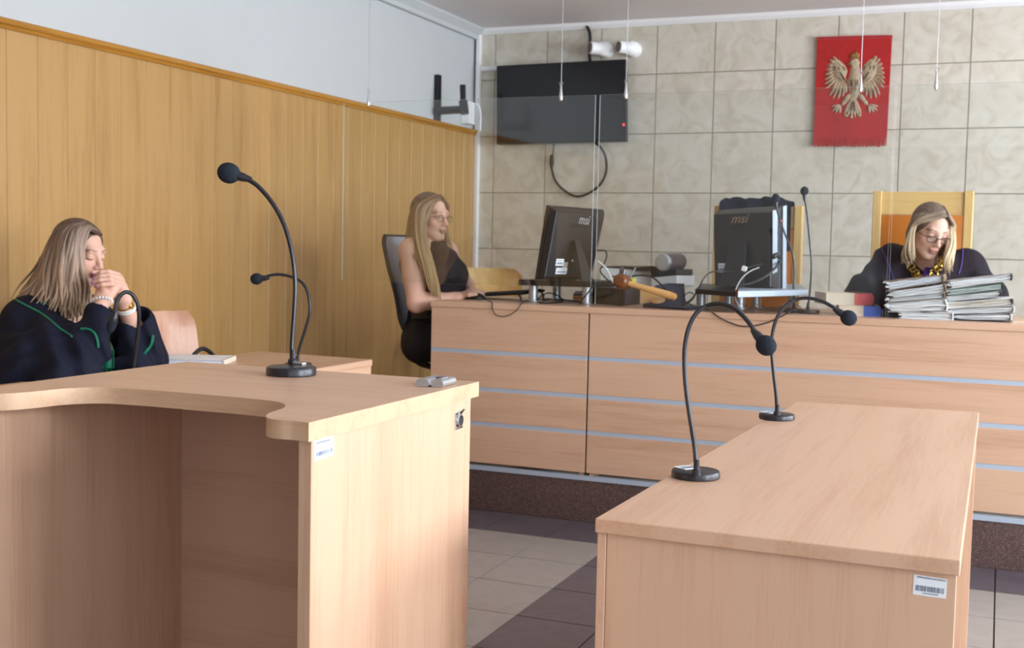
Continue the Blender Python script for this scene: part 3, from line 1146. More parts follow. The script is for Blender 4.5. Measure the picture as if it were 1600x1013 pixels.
def capsule_slab(m, c, L, W, H, mi=0, n=8):
    """rounded slab lying along dx"""
    ring = []
    for k in range(n + 1):
        a = -math.pi / 2 + math.pi * k / n
        ring.append((W / 2 - H / 2 + H / 2 * math.cos(a), H / 2 + H / 2 * math.sin(a)))
    for k in range(n + 1):
        a = math.pi / 2 + math.pi * k / n
        ring.append((-W / 2 + H / 2 + H / 2 * math.cos(a), H / 2 + H / 2 * math.sin(a)))
    m.prism([c - dx * L / 2 + dy * p + V(0, 0, q) for p, q in ring], dx * L, mi, True)


mid = (P0 + P1) / 2
m = MB(); capsule_slab(m, mid - dy * .0125 + V(0, 0, .0004), .062, .026, .0135)
m.build('body', 'silver', vr)
m = MB(); capsule_slab(m, mid + dy * .0125 - dx * .004 + V(0, 0, .0004), .068, .026, .0145)
m.build('battery_half', 'silver', vr)
m = MB()
for k in range(3):
    c = mid - dy * .012 + dx * (-.004 + .009 * k) + V(0, 0, .0138)
    m.lathe([(.0028, 0), (.0028, .0012), (.0001, .0014)], c, n=10)
m.build('button', 'chrome', vr)
m = MB()
c = mid - dy * .010 + dx * .006 + V(0, 0, .0156)
R3 = Matrix((dx, dy, V(0, 0, 1))).transposed()
m.obox(mid + dx * .012 + dy * .0005 + V(0, 0, .0142), (.022, .008, .001), R3)
m.build('display', 'grey_plastic', vr)

# ------------------------------------------------------------------ papers and bag by the left table
pp = V((-2.7513, 3.5554, 0.7600))
nb = thing('notepad', 'white and blue paper pad lying on the far left table', 'notepad', pp)
A, B = V((-2.8283, 3.4596, 0.7567)), V((-2.6122, 3.5490, 0.7545))
A.z = B.z = .761
dx2 = (B - A).normalized(); dy2 = V(-dx2.y, dx2.x, 0)
L = (B - A).length
m = MB()
for k in range(5):
    z = .761 + .0032 * k
    q = [A + dx2 * .004 * k, B + dx2 * .002 * k, B + dy2 * .17, A + dy2 * .17]
    m.hexa([V(p.x, p.y, z) for p in q], [V(p.x, p.y, z + .0029) for p in q])
m.build('sheets', 'paper_blue', nb)
m = MB()
q = [A - dx2 * .008, B - dx2 * .006, B + dy2 * .18, A + dy2 * .18]
m.hexa([V(p.x, p.y, .7785) for p in q], [V(p.x, p.y, .7805) for p in q])
m.build('top_sheet', 'paper', nb)
m = MB()
q = [B - dx2 * .006, B + dx2 * .010, B + dx2 * .010 + dy2 * .18, B - dx2 * .006 + dy2 * .18]
m.hexa([V(p.x, p.y, .7605) for p in q], [V(p.x, p.y, .781) for p in q])
m.build('binding', 'cream', nb, bevel=.004)

bg = thing('handbag', 'black handbag with a loop handle on the plywood chair seat', 'bag', (-3.03, 3.93, .45))
m = MB()
rows = []
for j in range(9):
    v = j / 8
    w = .17 * (1 - .18 * v)
    d = .07 * math.sqrt(max(.02, 1 - v ** 3 * .8))
    rows.append([(-3.02 + d * math.sin(a), 3.93 + w * math.cos(a), .462 + .2 * v) for a in [2 * math.pi * k / 20 for k in range(21)]])
m.grid(rows)
m.add(rows[-1][:-1], [list(range(20))])
m.add(rows[0][:-1], [list(range(20))[::-1]])
m.build('body', 'rubber', bg)
m = MB()
m.tube(spline([(-3.0, 3.83, .64), (-2.99, 3.84, .72), (-2.99, 3.93, .775), (-2.99, 4.02, .72), (-3.0, 4.03, .64)], 6), .009, 8)
m.build('handle', 'rubber', bg)


# ------------------------------------------------------------------ hanging clear screens above the bench
def screen(label, x0, x1, z0, z1, wires):
    s = thing('hanging_screen', label, 'screen', ((x0 + x1) / 2, 4.95, z0), 'clear hanging screens')
    m = MB()
    m.box((x0, 4.947, z0), (x1, 4.953, z1))
    p = m.build('pane', ['pane', 'pane_edge'], s)
    for f in p.data.polygons:
        if abs(f.normal.y) < .5:
            f.material_index = 1
    for x in wires:
        m = MB()
        m.tube([(x, 4.95, z1 + .03), (x, 4.95, ZC)], .0014, 6)
        w = m.build('wire', 'silver', s)
        m = MB()
        m.lathe([(.0015, .05), (.004, .04), (.005, .02), (.0075, .0), (.008, -.012), (.0055, -.024), (.001, -.028)], (x, 4.95, z1 + .004), n=12)
        m.tube([(x + .008 * math.cos(a), 4.95, z1 + .055 + .008 * math.sin(a)) for a in [2 * math.pi * k / 12 for k in range(12)]], .0012, 5, closed=True)
        m.build('clip', 'chrome', w)
    return s


screen('clear hanging screen at the left end of the bench, in front of the clerk', -2.945, -1.676, 1.035, 1.885, [-2.812, -1.838])
screen('clear hanging screen over the middle of the bench, in front of the two bench microphones', -1.655, -.424, .968, 1.885, [-1.538, -.556])
screen('clear hanging screen at the right end of the bench, in front of the judge', -.415, .82, .968, 1.885, [-.270, .69])

# ------------------------------------------------------------------ on the back wall
TVQ = [V((-3.2559, 7.4900, 2.4450)), V((-2.3381, 7.4900, 2.4529)), V((-2.3209, 7.4900, 1.9181)), V((-3.2444, 7.4900, 1.9098))]
tv = thing('television', 'black wall-mounted television with a red standby lamp on the tiled wall', 'television', (TVQ[0] + TVQ[2]) / 2)
m = MB()
m.prism([TVQ[0], TVQ[1], TVQ[2], TVQ[3]], (0, .05, 0))
m.build('casing', 'black_plastic', tv, bevel=.006)
m = MB()
ctr = (TVQ[0] + TVQ[1] + TVQ[2] + TVQ[3]) / 4
q = [ctr + V((p - ctr).x * .972, -.002, (p - ctr).z * .945) for p in TVQ]
m.prism(q, (0, .003, 0))
m.build('screen', 'black_gloss', tv)
m = MB()
m.ell(V((-2.3359, 7.4860, 2.0265)), (.007, .003, .009), None, 10, 8)
m.build('standby_lamp', 'led', tv)
m = MB()
m.box((-2.95, 7.54, 2.05), (-2.70, 7.60, 2.33))
m.build('wall_mount', 'black_plastic', tv)
m = MB()
m.tube(spline([V((-2.5504, 7.5200, 1.9199)), V((-2.5046, 7.5200, 1.8854)), V((-2.4737, 7.5400, 1.8231)), V((-2.4731, 7.5600, 1.7268)), V((-2.5147, 7.5700, 1.6422)), V((-2.5947, 7.5700, 1.5822)), V((-2.6811, 7.5700, 1.5604)), V((-2.7697, 7.5700, 1.5992)), V((-2.8363, 7.5700, 1.6642)), V((-2.8637, 7.5700, 1.7381)), V((-2.8671, 7.5700, 1.7815))], 6), .0085, 8)
m.build('power_cable', 'rubber', tv)
m = MB()
m.tube([V((-2.8665, 7.5700, 1.7555)), V((-2.8672, 7.5700, 1.7859)), V((-2.8660, 7.5700, 1.8336)), V((-2.8640, 7.5700, 1.8465))], [.010, .016, .013, .006], 10)
m.build('plug', 'rubber', tv)
m = MB()
m.tube([V((-2.8629, 7.5800, 1.8386)), V((-2.8594, 7.5800, 1.8863)), V((-2.8603, 7.5800, 1.9210))], .004, 6)
m.build('signal_cable', 'rubber', tv)

for k, (lb, fx, bx, py) in enumerate((('white cylindrical camera with a dark lens, nearer the corner, above the television', 0, 0, 0),
                                      ('white cylindrical camera with a dark lens, above the top right corner of the television', 1, 0, 0))):
    if k == 0:
        F, Bk, mt = V((-2.5409, 7.3600, 2.5156)), V((-2.4455, 7.4500, 2.5154)), V((-2.5035, 7.6000, 2.5334))
    else:
        F, Bk, mt = V((-2.3471, 7.3600, 2.5130)), V((-2.2625, 7.4500, 2.5115)), V((-2.3123, 7.6000, 2.5293))
    t = thing('security_camera', lb, 'camera', mt, 'white wall cameras')
    ax = (Bk - F).normalized()
    Lc = (Bk - F).length
    m = MB()
    m.lathe([(.034, 0), (.04, .004), (.041, Lc * .5), (.045, Lc * .55), (.05, Lc * .8), (.046, Lc), (.03, Lc + .02), (.001, Lc + .028)], F, ax, 28)
    m.build('housing', 'white_plastic', t)
    m = MB()
    m.lathe([(.001, -.0015), (.034, -.001), (.035, .004)], F, ax, 28)
    m.build('lens', 'lens', t)
    m = MB()
    m.lathe([(.052, 0), (.052, .03), (.04, .045), (.03, .09)], V(mt.x, YB, mt.z), (0, -1, 0), 28)
    m.build('wall_base', 'white_plastic', t)
cb = MB()
cb.tube(spline([V((-2.6768, 7.5900, 2.7221)), V((-2.6409, 7.5800, 2.6973)), V((-2.6159, 7.5700, 2.6478)), V((-2.6121, 7.5700, 2.5884)), V((-2.6146, 7.5700, 2.5124)), V((-2.6087, 7.5700, 2.4613))], 6), .011, 8)
o = cb.build('cable', 'rubber', None, loc=V((-2.6172, 7.5700, 2.6140)))
tag(o, 'dark cable coming down from the cornice behind the cameras', 'cable')

# ------------------------------------------------------------------ red pennant with the crowned eagle
FQ = [V((-1.1229, 7.5750, 2.5438)), V((-0.6775, 7.5750, 2.5342)), V((-0.6845, 7.5750, 1.8706)), V((-1.1217, 7.5750, 1.8763))]
fl = thing('wall_hanging', 'red plush wall hanging with a crowned silver eagle and fringe', 'flag', (FQ[0] + FQ[2]) / 2)


def fp(u, v, off=0.0):
    """point on the hanging: u across, v down, off towards the room"""
    p = lerp(lerp(FQ[0], FQ[1], u), lerp(FQ[3], FQ[2], u), v)
    w = .004 * math.sin(u * 9) * v
    return V(p.x, p.y - .004 + w - off, p.z)


m = MB()
m.grid([[fp(u / 12, .925 * v / 16) for u in range(13)] for v in range(17)], 0, (0, .012, 0))
m.build('cloth', 'red_cloth', fl)
m = MB()
m.tube([fp(-.005, .0), fp(.5, -.002), fp(1.005, .0)], .009, 8)
m.build('top_roll', 'red_cloth', fl)
m = MB()
r = random.Random(3)
for k in range(46):
    u = (k + .5) / 46
    e = r.uniform(-.008, .008)
    m.tube([fp(u, .92, .002), fp(u + e * .5, .96, .004), fp(u + e, 1.0 + r.uniform(-.006, .006), .002)], [.0045, .005, .0035], 5)
m.build('fringe', 'red_cloth', fl)


def relief(m, pts, h, mi=0):
    """leaf-like raised shape in (u, v) of the hanging"""
    n = len(pts)
    c = (sum(p[0] for p in pts) / n, sum(p[1] for p in pts) / n)
    ring = [fp(p[0], p[1], .001) for p in pts]
    mid = [fp(c[0] + (p[0] - c[0]) * .6, c[1] + (p[1] - c[1]) * .6, h) for p in pts]
    vs = ring + mid + [fp(c[0], c[1], h * 1.15)]
    fs = [(i, (i + 1) % n, n + (i + 1) % n, n + i) for i in range(n)] + [(n + i, n + (i + 1) % n, 2 * n) for i in range(n)]
    m.add(vs, fs, mi, True)


def feather(m, a, b, w, h=.006, mi=0):
    """tapering stroke from a to b in (u, v)"""
    ax, ay = a; bx, by = b
    asp = 117 / 171.0
    dx_, dy_ = (bx - ax), (by - ay) / asp
    ln = math.hypot(dx_, dy_) or 1
    nx, ny = -dy_ / ln, dx_ / ln * asp
    pts = []
    for t, s in ((0, .6), (.35, 1), (.75, .85), (1, .12)):
        pts.append((ax + (bx - ax) * t + nx * w * s, ay + (by - ay) * t + ny * w * s))
    for t, s in ((1, .12), (.75, .85), (.35, 1), (0, .6)):
        pts.append((ax + (bx - ax) * t - nx * w * s, ay + (by - ay) * t - ny * w * s))
    relief(m, pts, h, mi)


# image (917x1013 crop, scale 4.826) to (u, v)
def E(x, y):
    px, py = 1240 + x / 4.826, 40 + y / 4.826
    v = (py - 59) / 170.0
    l = 1277 - 6 * v
    rr = 1394 - 9 * v
    return ((px - l) / (rr - l), v)


m = MB()
relief(m, [E(*p) for p in [(440, 300), (470, 280), (500, 300), (510, 380), (520, 430), (505, 500), (480, 560), (455, 560), (425, 500), (410, 430), (425, 370)]], .012)
relief(m, [E(*p) for p in [(428, 300), (420, 285), (440, 255), (470, 245), (495, 258), (505, 290), (480, 320), (450, 340)]], .014)
m.build('eagle_body', 'emb', fl)
m = MB()
relief(m, [E(*p) for p in [(425, 282), (408, 288), (404, 300), (416, 298), (432, 300)]], .010)
m.build('eagle_beak', 'emb_gold', fl)
m = MB()
relief(m, [E(*p) for p in [(432, 250), (430, 215), (445, 225), (455, 200), (468, 215), (480, 198), (488, 225), (502, 214), (498, 250)]], .012)
m.build('eagle_crown', 'emb_gold', fl)
for side in (-1, 1):
    m = MB()
    X = (lambda x: x) if side < 0 else (lambda x: 2 * 464 - x)
    relief(m, [E(X(p[0]), p[1]) for p in [(415, 420), (395, 395), (410, 345), (392, 300), (350, 262), (305, 240), (290, 300), (300, 360), (330, 410), (370, 440)]], .010)
    for a, b, w in [((330, 270), (300, 234), .022), ((315, 285), (272, 256), .022), ((305, 305), (256, 292), .022), ((300, 325), (246, 328), .022),
                    ((300, 345), (240, 366), .022), ((305, 365), (238, 404), .022), ((312, 385), (237, 440), .022), ((325, 400), (244, 474), .022),
                    ((335, 410), (275, 530), .023), ((352, 420), (300, 552), .023), ((368, 425), (340, 556), .023), ((385, 430), (375, 540), .02), ((400, 435), (400, 510), .018)]:
        feather(m, E(X(a[0]), a[1]), E(X(b[0]), b[1]), w)
    o = m.build('eagle_wing', 'emb', fl)
    m = MB()
    for a, b, w in [((345, 340), (395, 410), .016), ((340, 300), (352, 350), .012), ((320, 300), (318, 350), .010), ((362, 380), (410, 425), .012), ((375, 300), (398, 350), .008)]:
        feather(m, E(X(a[0]), a[1]), E(X(b[0]), b[1]), w, .0125)
    for a, b in [((322, 262), (304, 242)), ((300, 275), (278, 262)), ((290, 298), (262, 294)), ((286, 322), (252, 329)), ((284, 348), (247, 364)), ((288, 368), (246, 400)),
                 ((294, 392), (246, 434)), ((300, 412), (254, 466)), ((312, 450), (282, 518)), ((330, 470), (306, 540)), ((352, 470), (343, 544)), ((380, 460), (376, 530)),
                 ((330, 270), (380, 330)), ((318, 285), (372, 350)), ((312, 320), (362, 390)), ((330, 380), (385, 430)), ((300, 300), (330, 340))]:
        feather(m, E(X(a[0]), a[1]), E(X(b[0]), b[1]), .0065, .0098)
    m.build('wing_shading', 'emb_dark', o)
    m = MB()
    feather(m, E(X(405), 560), E(X(365), 600), .03, .009)
    for b in [(285, 612), (292, 645), (318, 660), (352, 662)]:
        feather(m, E(X(355), 600), E(X(b[0]), b[1]), .018, .009)
    feather(m, E(X(430), 520), E(X(385), 580), .035, .010)
    m.build('eagle_leg', 'emb', fl)
m = MB()
for b in [(385, 672), (410, 690), (440, 695), (470, 694), (495, 688), (515, 670)]:
    feather(m, E(452, 540), E(*b), .026, .008)
for b in [(400, 680), (440, 690), (500, 678)]:
    relief(m, [E(b[0] + 14 * math.cos(a), b[1] + 12 * math.sin(a)) for a in [2 * math.pi * k / 9 for k in range(9)]], .010)
m.build('eagle_tail', 'emb', fl)
m = MB()
for a, b in [((450, 380), (448, 520)), ((470, 390), (474, 520)), ((436, 400), (440, 470)), ((490, 400), (486, 470)), ((452, 560), (440, 660)), ((460, 560), (470, 660))]:
    feather(m, E(*a), E(*b), .009, .0155)
m.build('eagle_shading', 'emb_dark', fl)

# ------------------------------------------------------------------ on the left wall
br = thing('wall_bracket', 'empty black folding wall bracket above the oak panelling near the corner', 'bracket', V((-3.4460, 7.0133, 2.1462)))
m = MB()
c0, c1 = V((-3.4300, 6.9789, 2.3191)), V((-3.4300, 6.9901, 2.0187))
m.box((XL - .021, c0.y - .022, c1.z), (XL + .014, c0.y + .022, c0.z))
m.build('wall_plate', 'black_plastic', br, bevel=.003)
a0 = V((-3.4000, 6.9405, 2.0829)); a1 = V((-3.2321, 6.9139, 2.0839))
m = MB()
m.tube([a0 + V(-.03, 0, 0), a0, a1], .026, 8)
m.build('arm', 'black_plastic', br)
m = MB()
t0, t1 = V((-3.2428, 6.9207, 2.2394)), V((-3.2308, 6.9124, 2.0553))
m.tube([t0, lerp(t0, t1, .5), t1], .02, 8)
m.tube([lerp(t0, t1, .55) + V(0, 0, 0), t1 + V(.01, 0, .0)], .03, 8)
m.build('end_bar', 'black_plastic', br)

jb = thing('junction_box', 'white junction box beside the black bracket in the corner', 'box', V((-3.4460, 7.5303, 2.1282)))
j0, j1 = V((-3.4000, 7.3736, 2.1964)), V((-3.4000, 7.4649, 2.0456))
m = MB()
m.box((XL - .019, j0.y, j1.z), (XL + .045, min(j1.y, YB - .05), j0.z))
m.build('box', 'white_plastic', jb, bevel=.004)
m = MB()
m.tube(spline([V((-3.3253, 7.3155, 2.1702)), V((-3.3042, 7.3224, 2.1448)), V((-3.2935, 7.3224, 2.0847)), V((-3.2931, 7.3154, 1.9854))], 5), .006, 6)
m.build('cable', 'white_plastic', jb)


# ------------------------------------------------------------------ monitors and things on the bench
ZB = .957


def hexpts(pts):
    return [V(p) for p in pts]


def monitor(label, back, front, zbase, logo_uv, logo_size, stick, stand_uv, logo_mat, group='all-in-one monitors'):
    """back, front: tl, tr, br, bl corners of the rear face and of the screen side"""
    b = hexpts(back); f = hexpts(front)
    c = vsum((p for p in b + f)) / 8
    t = thing('monitor', label, 'monitor', V(c.x, c.y, zbase), group)
    n = (b[1] - b[0]).cross(b[3] - b[0]).normalized()
    if n.dot(V(0, 0, 1.22) - c) < 0:
        n = -n

    b[2] = b[2] - n * (b[2] - b[0]).dot(n)

    def at(u, v, off=0.0):
        return lerp(lerp(b[0], b[1], u), lerp(b[3], b[2], u), v) + n * off
    m = MB()                      # screen half of the casing
    m.add(f + [lerp(p, q, .45) for p, q in zip(f, b)], [(0, 1, 2, 3), (0, 4, 5, 1), (1, 5, 6, 2), (2, 6, 7, 3), (3, 7, 4, 0), (7, 6, 5, 4)])
    m.build('front_casing', 'black_plastic', t, recalc=True, bevel=.004)
    m = MB()                      # narrower rear half
    ins = [at(.03, .03), at(.97, .03), at(.97, .97), at(.03, .97)]
    mid = [lerp(p, q, .46) for p, q in zip(f, b)]
    m.add(ins + mid, [(0, 1, 2, 3), (0, 4, 5, 1), (1, 5, 6, 2), (2, 6, 7, 3), (3, 7, 4, 0), (7, 6, 5, 4)])
    m.build('rear_casing', 'brown_black', t, recalc=True, bevel=.004)
    fn = (f[0] - b[0]).normalized()
    m = MB()
    q = [lerp(lerp(f[0], f[1], u), lerp(f[3], f[2], u), v) for u, v in ((.03, .04), (.97, .04), (.97, .93), (.03, .93))]
    m.add(q + [p - n * .0015 for p in q], [(0, 1, 2, 3), (7, 6, 5, 4), (0, 4, 5, 1), (1, 5, 6, 2), (2, 6, 7, 3), (3, 7, 4, 0)])
    m.build('screen', 'black_gloss', t, recalc=True)
    rx = (b[1] - b[0]).normalized()
    up = n.cross(rx).normalized()
    R = Matrix((rx, up, n)).transposed()
    text('logo', 'msi', logo_size, at(*logo_uv, .0012), R, logo_mat, t, .0006, .35)
    for u0, v0, u1, v1, mt_ in stick:
        if mt_ == 'label':
            sticker('label_sticker', [at(u0, v0, .0008), at(u1, v0, .0008), at(u1, v1, .0008), at(u0, v1, .0008)], t, [(.2, .3, (.1, .8)), (.5, .8, (.1, .9))], n, int(u0 * 100))
        else:
            m = MB()
            q = [at(u0, v0, .0006), at(u1, v0, .0006), at(u1, v1, .0006), at(u0, v1, .0006)]
            m.prism(q, n * .0006)
            m.build('label_patch', mt_, t)
    # folding rear stand: a plate leaning out from the back and a foot
    u0, u1, v0 = stand_uv
    A, B_ = at(u0, v0, .004), at(u1, v0, .004)
    out = V(n.x, n.y, 0).normalized()
    A2 = at(u0 - .04, .99) + out * .10; B2 = at(u1 + .10, .99) + out * .10
    A2.z = B2.z = zbase + .004
    m = MB()
    tk = n * .012
    m.add([A, B_, B2, A2, A + tk, B_ + tk, B2 + tk, A2 + tk], [(0, 1, 2, 3), (7, 6, 5, 4), (0, 4, 5, 1), (1, 5, 6, 2), (2, 6, 7, 3), (3, 7, 4, 0)])
    m.build('rear_stand', 'brown_black', t, recalc=True, bevel=.003)
    m = MB()
    m.tube([at(.3, .965, -.03), at(.7, .965, -.03)], .012, 8)
    bl = [at(u, .985, -.025) for u in (.25, .75)]
    m.hexa([V(bl[0].x, bl[0].y, zbase), V(bl[1].x, bl[1].y, zbase), V(bl[1].x, bl[1].y, zbase) - out * .03, V(bl[0].x, bl[0].y, zbase) - out * .03],
           [bl[0] + V(0, 0, .02), bl[1] + V(0, 0, .02), bl[1] - out * .03 + V(0, 0, .02), bl[0] - out * .03 + V(0, 0, .02)])
    m.build('foot', 'black_plastic', t, recalc=True)
    # vent slots
    m = MB()
    for k in range(8):
        m.prism([at(.35 + .04 * k, .17, .0004), at(.36 + .04 * k, .17, .0004), at(.36 + .04 * k, .24, .0004), at(.35 + .04 * k, .24, .0004)], n * .0006)
    m.build('vent', 'black_gloss', t)
    return t, at, n


def riser(label, corners, z0, z1, legs, mat, edge=None):
    c = vsum((V(p) for p in corners)) / 4
    t = thing('monitor_riser', label, 'stand', (c.x, c.y, ZB), 'monitor risers')
    m = MB()
    m.hexa([V(p[0], p[1], z0) for p in corners], [V(p[0], p[1], z1) for p in corners])
    m.build('shelf', mat, t, bevel=.003)
    for lx, ly in legs:
        m = MB()
        m.lathe([(.023, 0), (.025, .003), (.024, .008), (.0215, .01), (.0215, z0 - ZB)], (lx, ly, ZB), n=20)
        m.build('leg', 'silver', t)
    return t


L1, L2, L3 = V((-2.0251, 5.1424, 0.9570)), V((-1.7584, 5.1327, 0.9570)), V((-2.0090, 5.4179, 0.9570))
riser('black monitor riser on silver legs at the clerk end of the bench',
      [(-2.085, 5.10), (-1.755, 5.115), (-1.70, 5.55), (-2.06, 5.53)], 1.035, 1.062,
      [(L1.x, L1.y), (L2.x, L2.y), (L3.x, L3.y), (-1.75, 5.48)], 'brown_black')
mon1, at1, n1 = monitor('black monitor turned away at an angle, with two white stickers, facing the clerk',
        [(-1.8449, 4.9321, 1.3848), (-1.7358, 5.3233, 1.3696), (-1.7368, 5.2359, 1.0661), (-1.8763, 4.8748, 1.0717)],
        [(-1.9068, 4.9731, 1.4059), (-1.7672, 5.3777, 1.4015), (-1.7953, 5.2876, 1.0664), (-1.9323, 4.9165, 1.0693)],
        1.062, (.57, .11), .062, [(.19, .70, .34, .80, 'label'), (.34, .745, .43, .83, 'card_grey'), (.22, .83, .44, .92, 'label')], (.42, .52, .42), 'silver')
m = MB()
m.lathe([(.006, 0), (.006, .002), (.001, .0025)], at1(.51, .72, .0), n1, 12)
m.build('lock_screw', 'chrome', mon1)
m = MB()
m.tube(spline([at1(.99, .55, -.01), V((-1.7153, 5.2548, 1.2039)), V((-1.7060, 5.2569, 1.1802)), V((-1.7154, 5.2504, 1.1442)), V((-1.7241, 5.2225, 1.1085)), V((-1.6742, 5.2073, 1.0626)), V((-1.6309, 5.1697, 1.0442))], 6), .0035, 6)
m.build('power_cable', 'rubber', mon1)
m = MB()
m.tube(spline([V((-1.7308, 5.2015, 1.1560)), V((-1.6993, 5.2020, 1.1331)), V((-1.6818, 5.2076, 1.1098)), V((-1.6575, 5.2034, 1.0632)), V((-1.6307, 5.1696, 1.0413))], 6), .004, 6)
m.build('signal_cable', 'white_plastic', mon1)

M1, M2, M3, M4 = V((-1.2595, 5.2860, 0.9570)), V((-1.0623, 5.1958, 0.9570)), V((-1.0248, 5.3683, 0.9570)), V((-0.8326, 5.2781, 0.9570))
riser('black monitor riser with a silver leg left of the right-hand monitor',
      [(-1.1961, 4.9075, 1.0400), (-0.9973, 4.7782, 1.0400), (-1.1623, 5.5932, 1.0400), (-1.3605, 5.7097, 1.0400)], 1.03, 1.052, [(M1.x, M1.y), (M1.x + .1, M1.y + .12)], 'brown_black')
riser('silver-edged monitor riser on silver legs under the right-hand monitor',
      [(-0.9728, 4.7123, 1.0300), (-0.7690, 5.1871, 1.0300), (-0.9491, 6.1335, 1.0300), (-1.1988, 5.8152, 1.0300)], 1.03, 1.055, [(M2.x, M2.y), (M3.x, M3.y), (M4.x - .02, M4.y + .02)], 'alu')
mon2, at2, n2 = monitor('black monitor with a pale side full of ports, standing between the two bench risers',
        [(-1.2211, 5.2775, 1.3874), (-0.9397, 5.2104, 1.3986), (-0.9206, 5.1715, 1.0503), (-1.1962, 5.2417, 1.0507)],
        [(-1.2011, 5.3954, 1.4033), (-0.9009, 5.3368, 1.4233), (-0.8835, 5.2954, 1.0510), (-1.1758, 5.3591, 1.0572)],
        1.055, (.46, .10), .058, [(.10, .68, .24, .80, 'label'), (.17, .78, .27, .86, 'card_grey')], (.34, .60, .40), 'card_brown')
# the pale side with its ports
m = MB()
bb = [V((-0.9379, 5.2079, 1.3985)), V((-0.8991, 5.3343, 1.4232)), V((-0.8817, 5.2929, 1.0511)), V((-0.9188, 5.1690, 1.0504))]
sn = (bb[1] - bb[0]).cross(bb[3] - bb[0]).normalized()
if sn.x < 0: sn = -sn


def sd(u, v, off=0.):
    return lerp(lerp(bb[0], bb[1], u), lerp(bb[3], bb[2], u), v) + sn * off


m.prism([sd(.02, .01), sd(.35, .02), sd(.35, .78), sd(.02, .8)], sn * .002)
m.build('side_cover', 'alu', mon2)
m = MB()
m.prism([sd(.74, .0), sd(1, .0), sd(1, 1), sd(.74, 1)], sn * .003)
m.build('side_rim', 'alu', mon2)
m = MB()
for k in range(6):
    for j in range(2):
        m.prism([sd(.42 + .14 * j, .26 + .045 * k, .001), sd(.53 + .14 * j, .26 + .045 * k, .001), sd(.53 + .14 * j, .285 + .045 * k, .001), sd(.42 + .14 * j, .285 + .045 * k, .001)], sn * .001)
m.prism([sd(.38, .05, .001), sd(.44, .05, .001), sd(.44, .55, .001), sd(.38, .55, .001)], sn * .0015)
m.build('ports', 'navy_card', mon2)
m = MB()
m.ell(sd(.62, .17, .002), (.004, .004, .004), None, 8, 6)
m.build('power_lamp', 'led', mon2)
m = MB()
m.tube(spline([sd(.5, .60, .004), V((-0.9015, 5.1579, 1.2038)), V((-0.9128, 5.1307, 1.1925))], 5), .010, 8)
m.tube(spline([sd(.6, .66, .004), V((-0.8993, 5.1552, 1.1540)), V((-0.9360, 5.0935, 1.1096)), V((-0.9916, 5.0465, 1.0786)), V((-1.0418, 5.0250, 1.0693))], 6), .0055, 8)
m.build('signal_cable', 'rubber', mon2)
m = MB()
m.obox(V((-1.0293, 5.1004, 1.1400)), (.022, .016, .022), R=Matrix.Rotation(.3, 3, 'Y'))
m.build('plug', 'white_plastic', mon2, bevel=.003)
m = MB()
m.tube(spline([V((-0.9686, 5.1704, 1.1605)), V((-0.9985, 5.1248, 1.1517)), V((-1.0267, 5.1015, 1.1401)), V((-1.0919, 5.0952, 1.1273)), V((-1.1337, 5.0562, 1.1267)), V((-1.1577, 4.9914, 1.1186)), V((-1.1747, 4.9497, 1.0887)), V((-1.1928, 4.9388, 1.0420)), V((-1.2236, 4.9559, 1.0047)), V((-1.2703, 4.9885, 0.9742))], 6), .0035, 6)
m.build('power_cable', 'rubber', mon2)
m = MB()
m.tube(spline([V((-0.9745, 5.1453, 1.1466)), V((-1.0018, 5.0893, 1.1299)), V((-1.0190, 5.0152, 1.1030)), V((-1.0293, 4.9650, 1.0684)), V((-1.0357, 4.9490, 1.0335)), V((-1.0240, 4.9511, 0.9960)), V((-1.0028, 4.9580, 0.9695))], 6), .003, 6)
m.build('data_cable', 'card_grey', mon2)

# black robe draped over the second chair
dr = thing('draped_robe', 'black robe draped over the chair back behind the right-hand monitor', 'robe', (-1.16, 6.04, 1.45))
m = MB()
rows = []
for j in range(25):
    t = j / 24
    row = []
    for i in range(19):
        u = i / 18
        x = -1.345 + .36 * u
        bump = .016 * max(0, math.sin(math.pi * u)) ** .5 + .004 * math.sin(u * 31 + 1) + .005 * math.sin(u * 11) + .003 * math.sin(u * 57 + j)
        if t < .42:
            y = 6.0 - .012 - .012 * math.sin(u * 17 + t * 3); z = 1.22 + (1.452 - 1.22) * t / .42 + bump * min(1, t / .42)
        elif t < .58:
            a = (t - .42) / .16 * math.pi
            y = 6.045 - .058 * math.cos(a); z = 1.452 + .018 * math.sin(a) + bump
        else:
            y = 6.095 + .015 * math.sin(u * 15); z = 1.452 - (t - .58) / .42 * .42 + bump
        row.append((x, y, z))
    rows.append(row)
m.grid(rows, 0, (0, -.004, .004))
m.build('cloth', 'robe_navy', dr)

# keyboard and mouse of the clerk
kb = thing('keyboard', 'thin black keyboard on its feet in front of the clerk', 'keyboard', (-2.25, 5.35, ZB))
K = [V(-2.42, 5.27, .972), V(-2.085, 5.16, 1.0), V(-2.03, 5.31, 1.012), V(-2.37, 5.42, .982)]
m = MB()
m.hexa([p - V(0, 0, .012) for p in K], K)
m.build('body', 'black_plastic', kb, bevel=.003)
m = MB()
for i in range(15):
    for j in range(5):
        u0, u1 = .03 + .063 * i, .03 + .063 * i + .05
        v0, v1 = .08 + .175 * j, .08 + .175 * j + .14
        q = [bil(K, u0, v0), bil(K, u1, v0), bil(K, u1, v1), bil(K, u0, v1)]
        m.hexa([p + V(0, 0, .0002) for p in q], [p + V(0, 0, .004) for p in q])
o = m.build('keys', 'rubber', kb); o['kind'] = 'stuff'
m = MB()
for p in (K[1], K[2]):
    m.tube([p + V(-.02, 0, -.012), p + V(-.008, 0, -.03), V(p.x - .008, p.y, ZB)], .005, 6)
m.build('foot', 'black_plastic', kb)
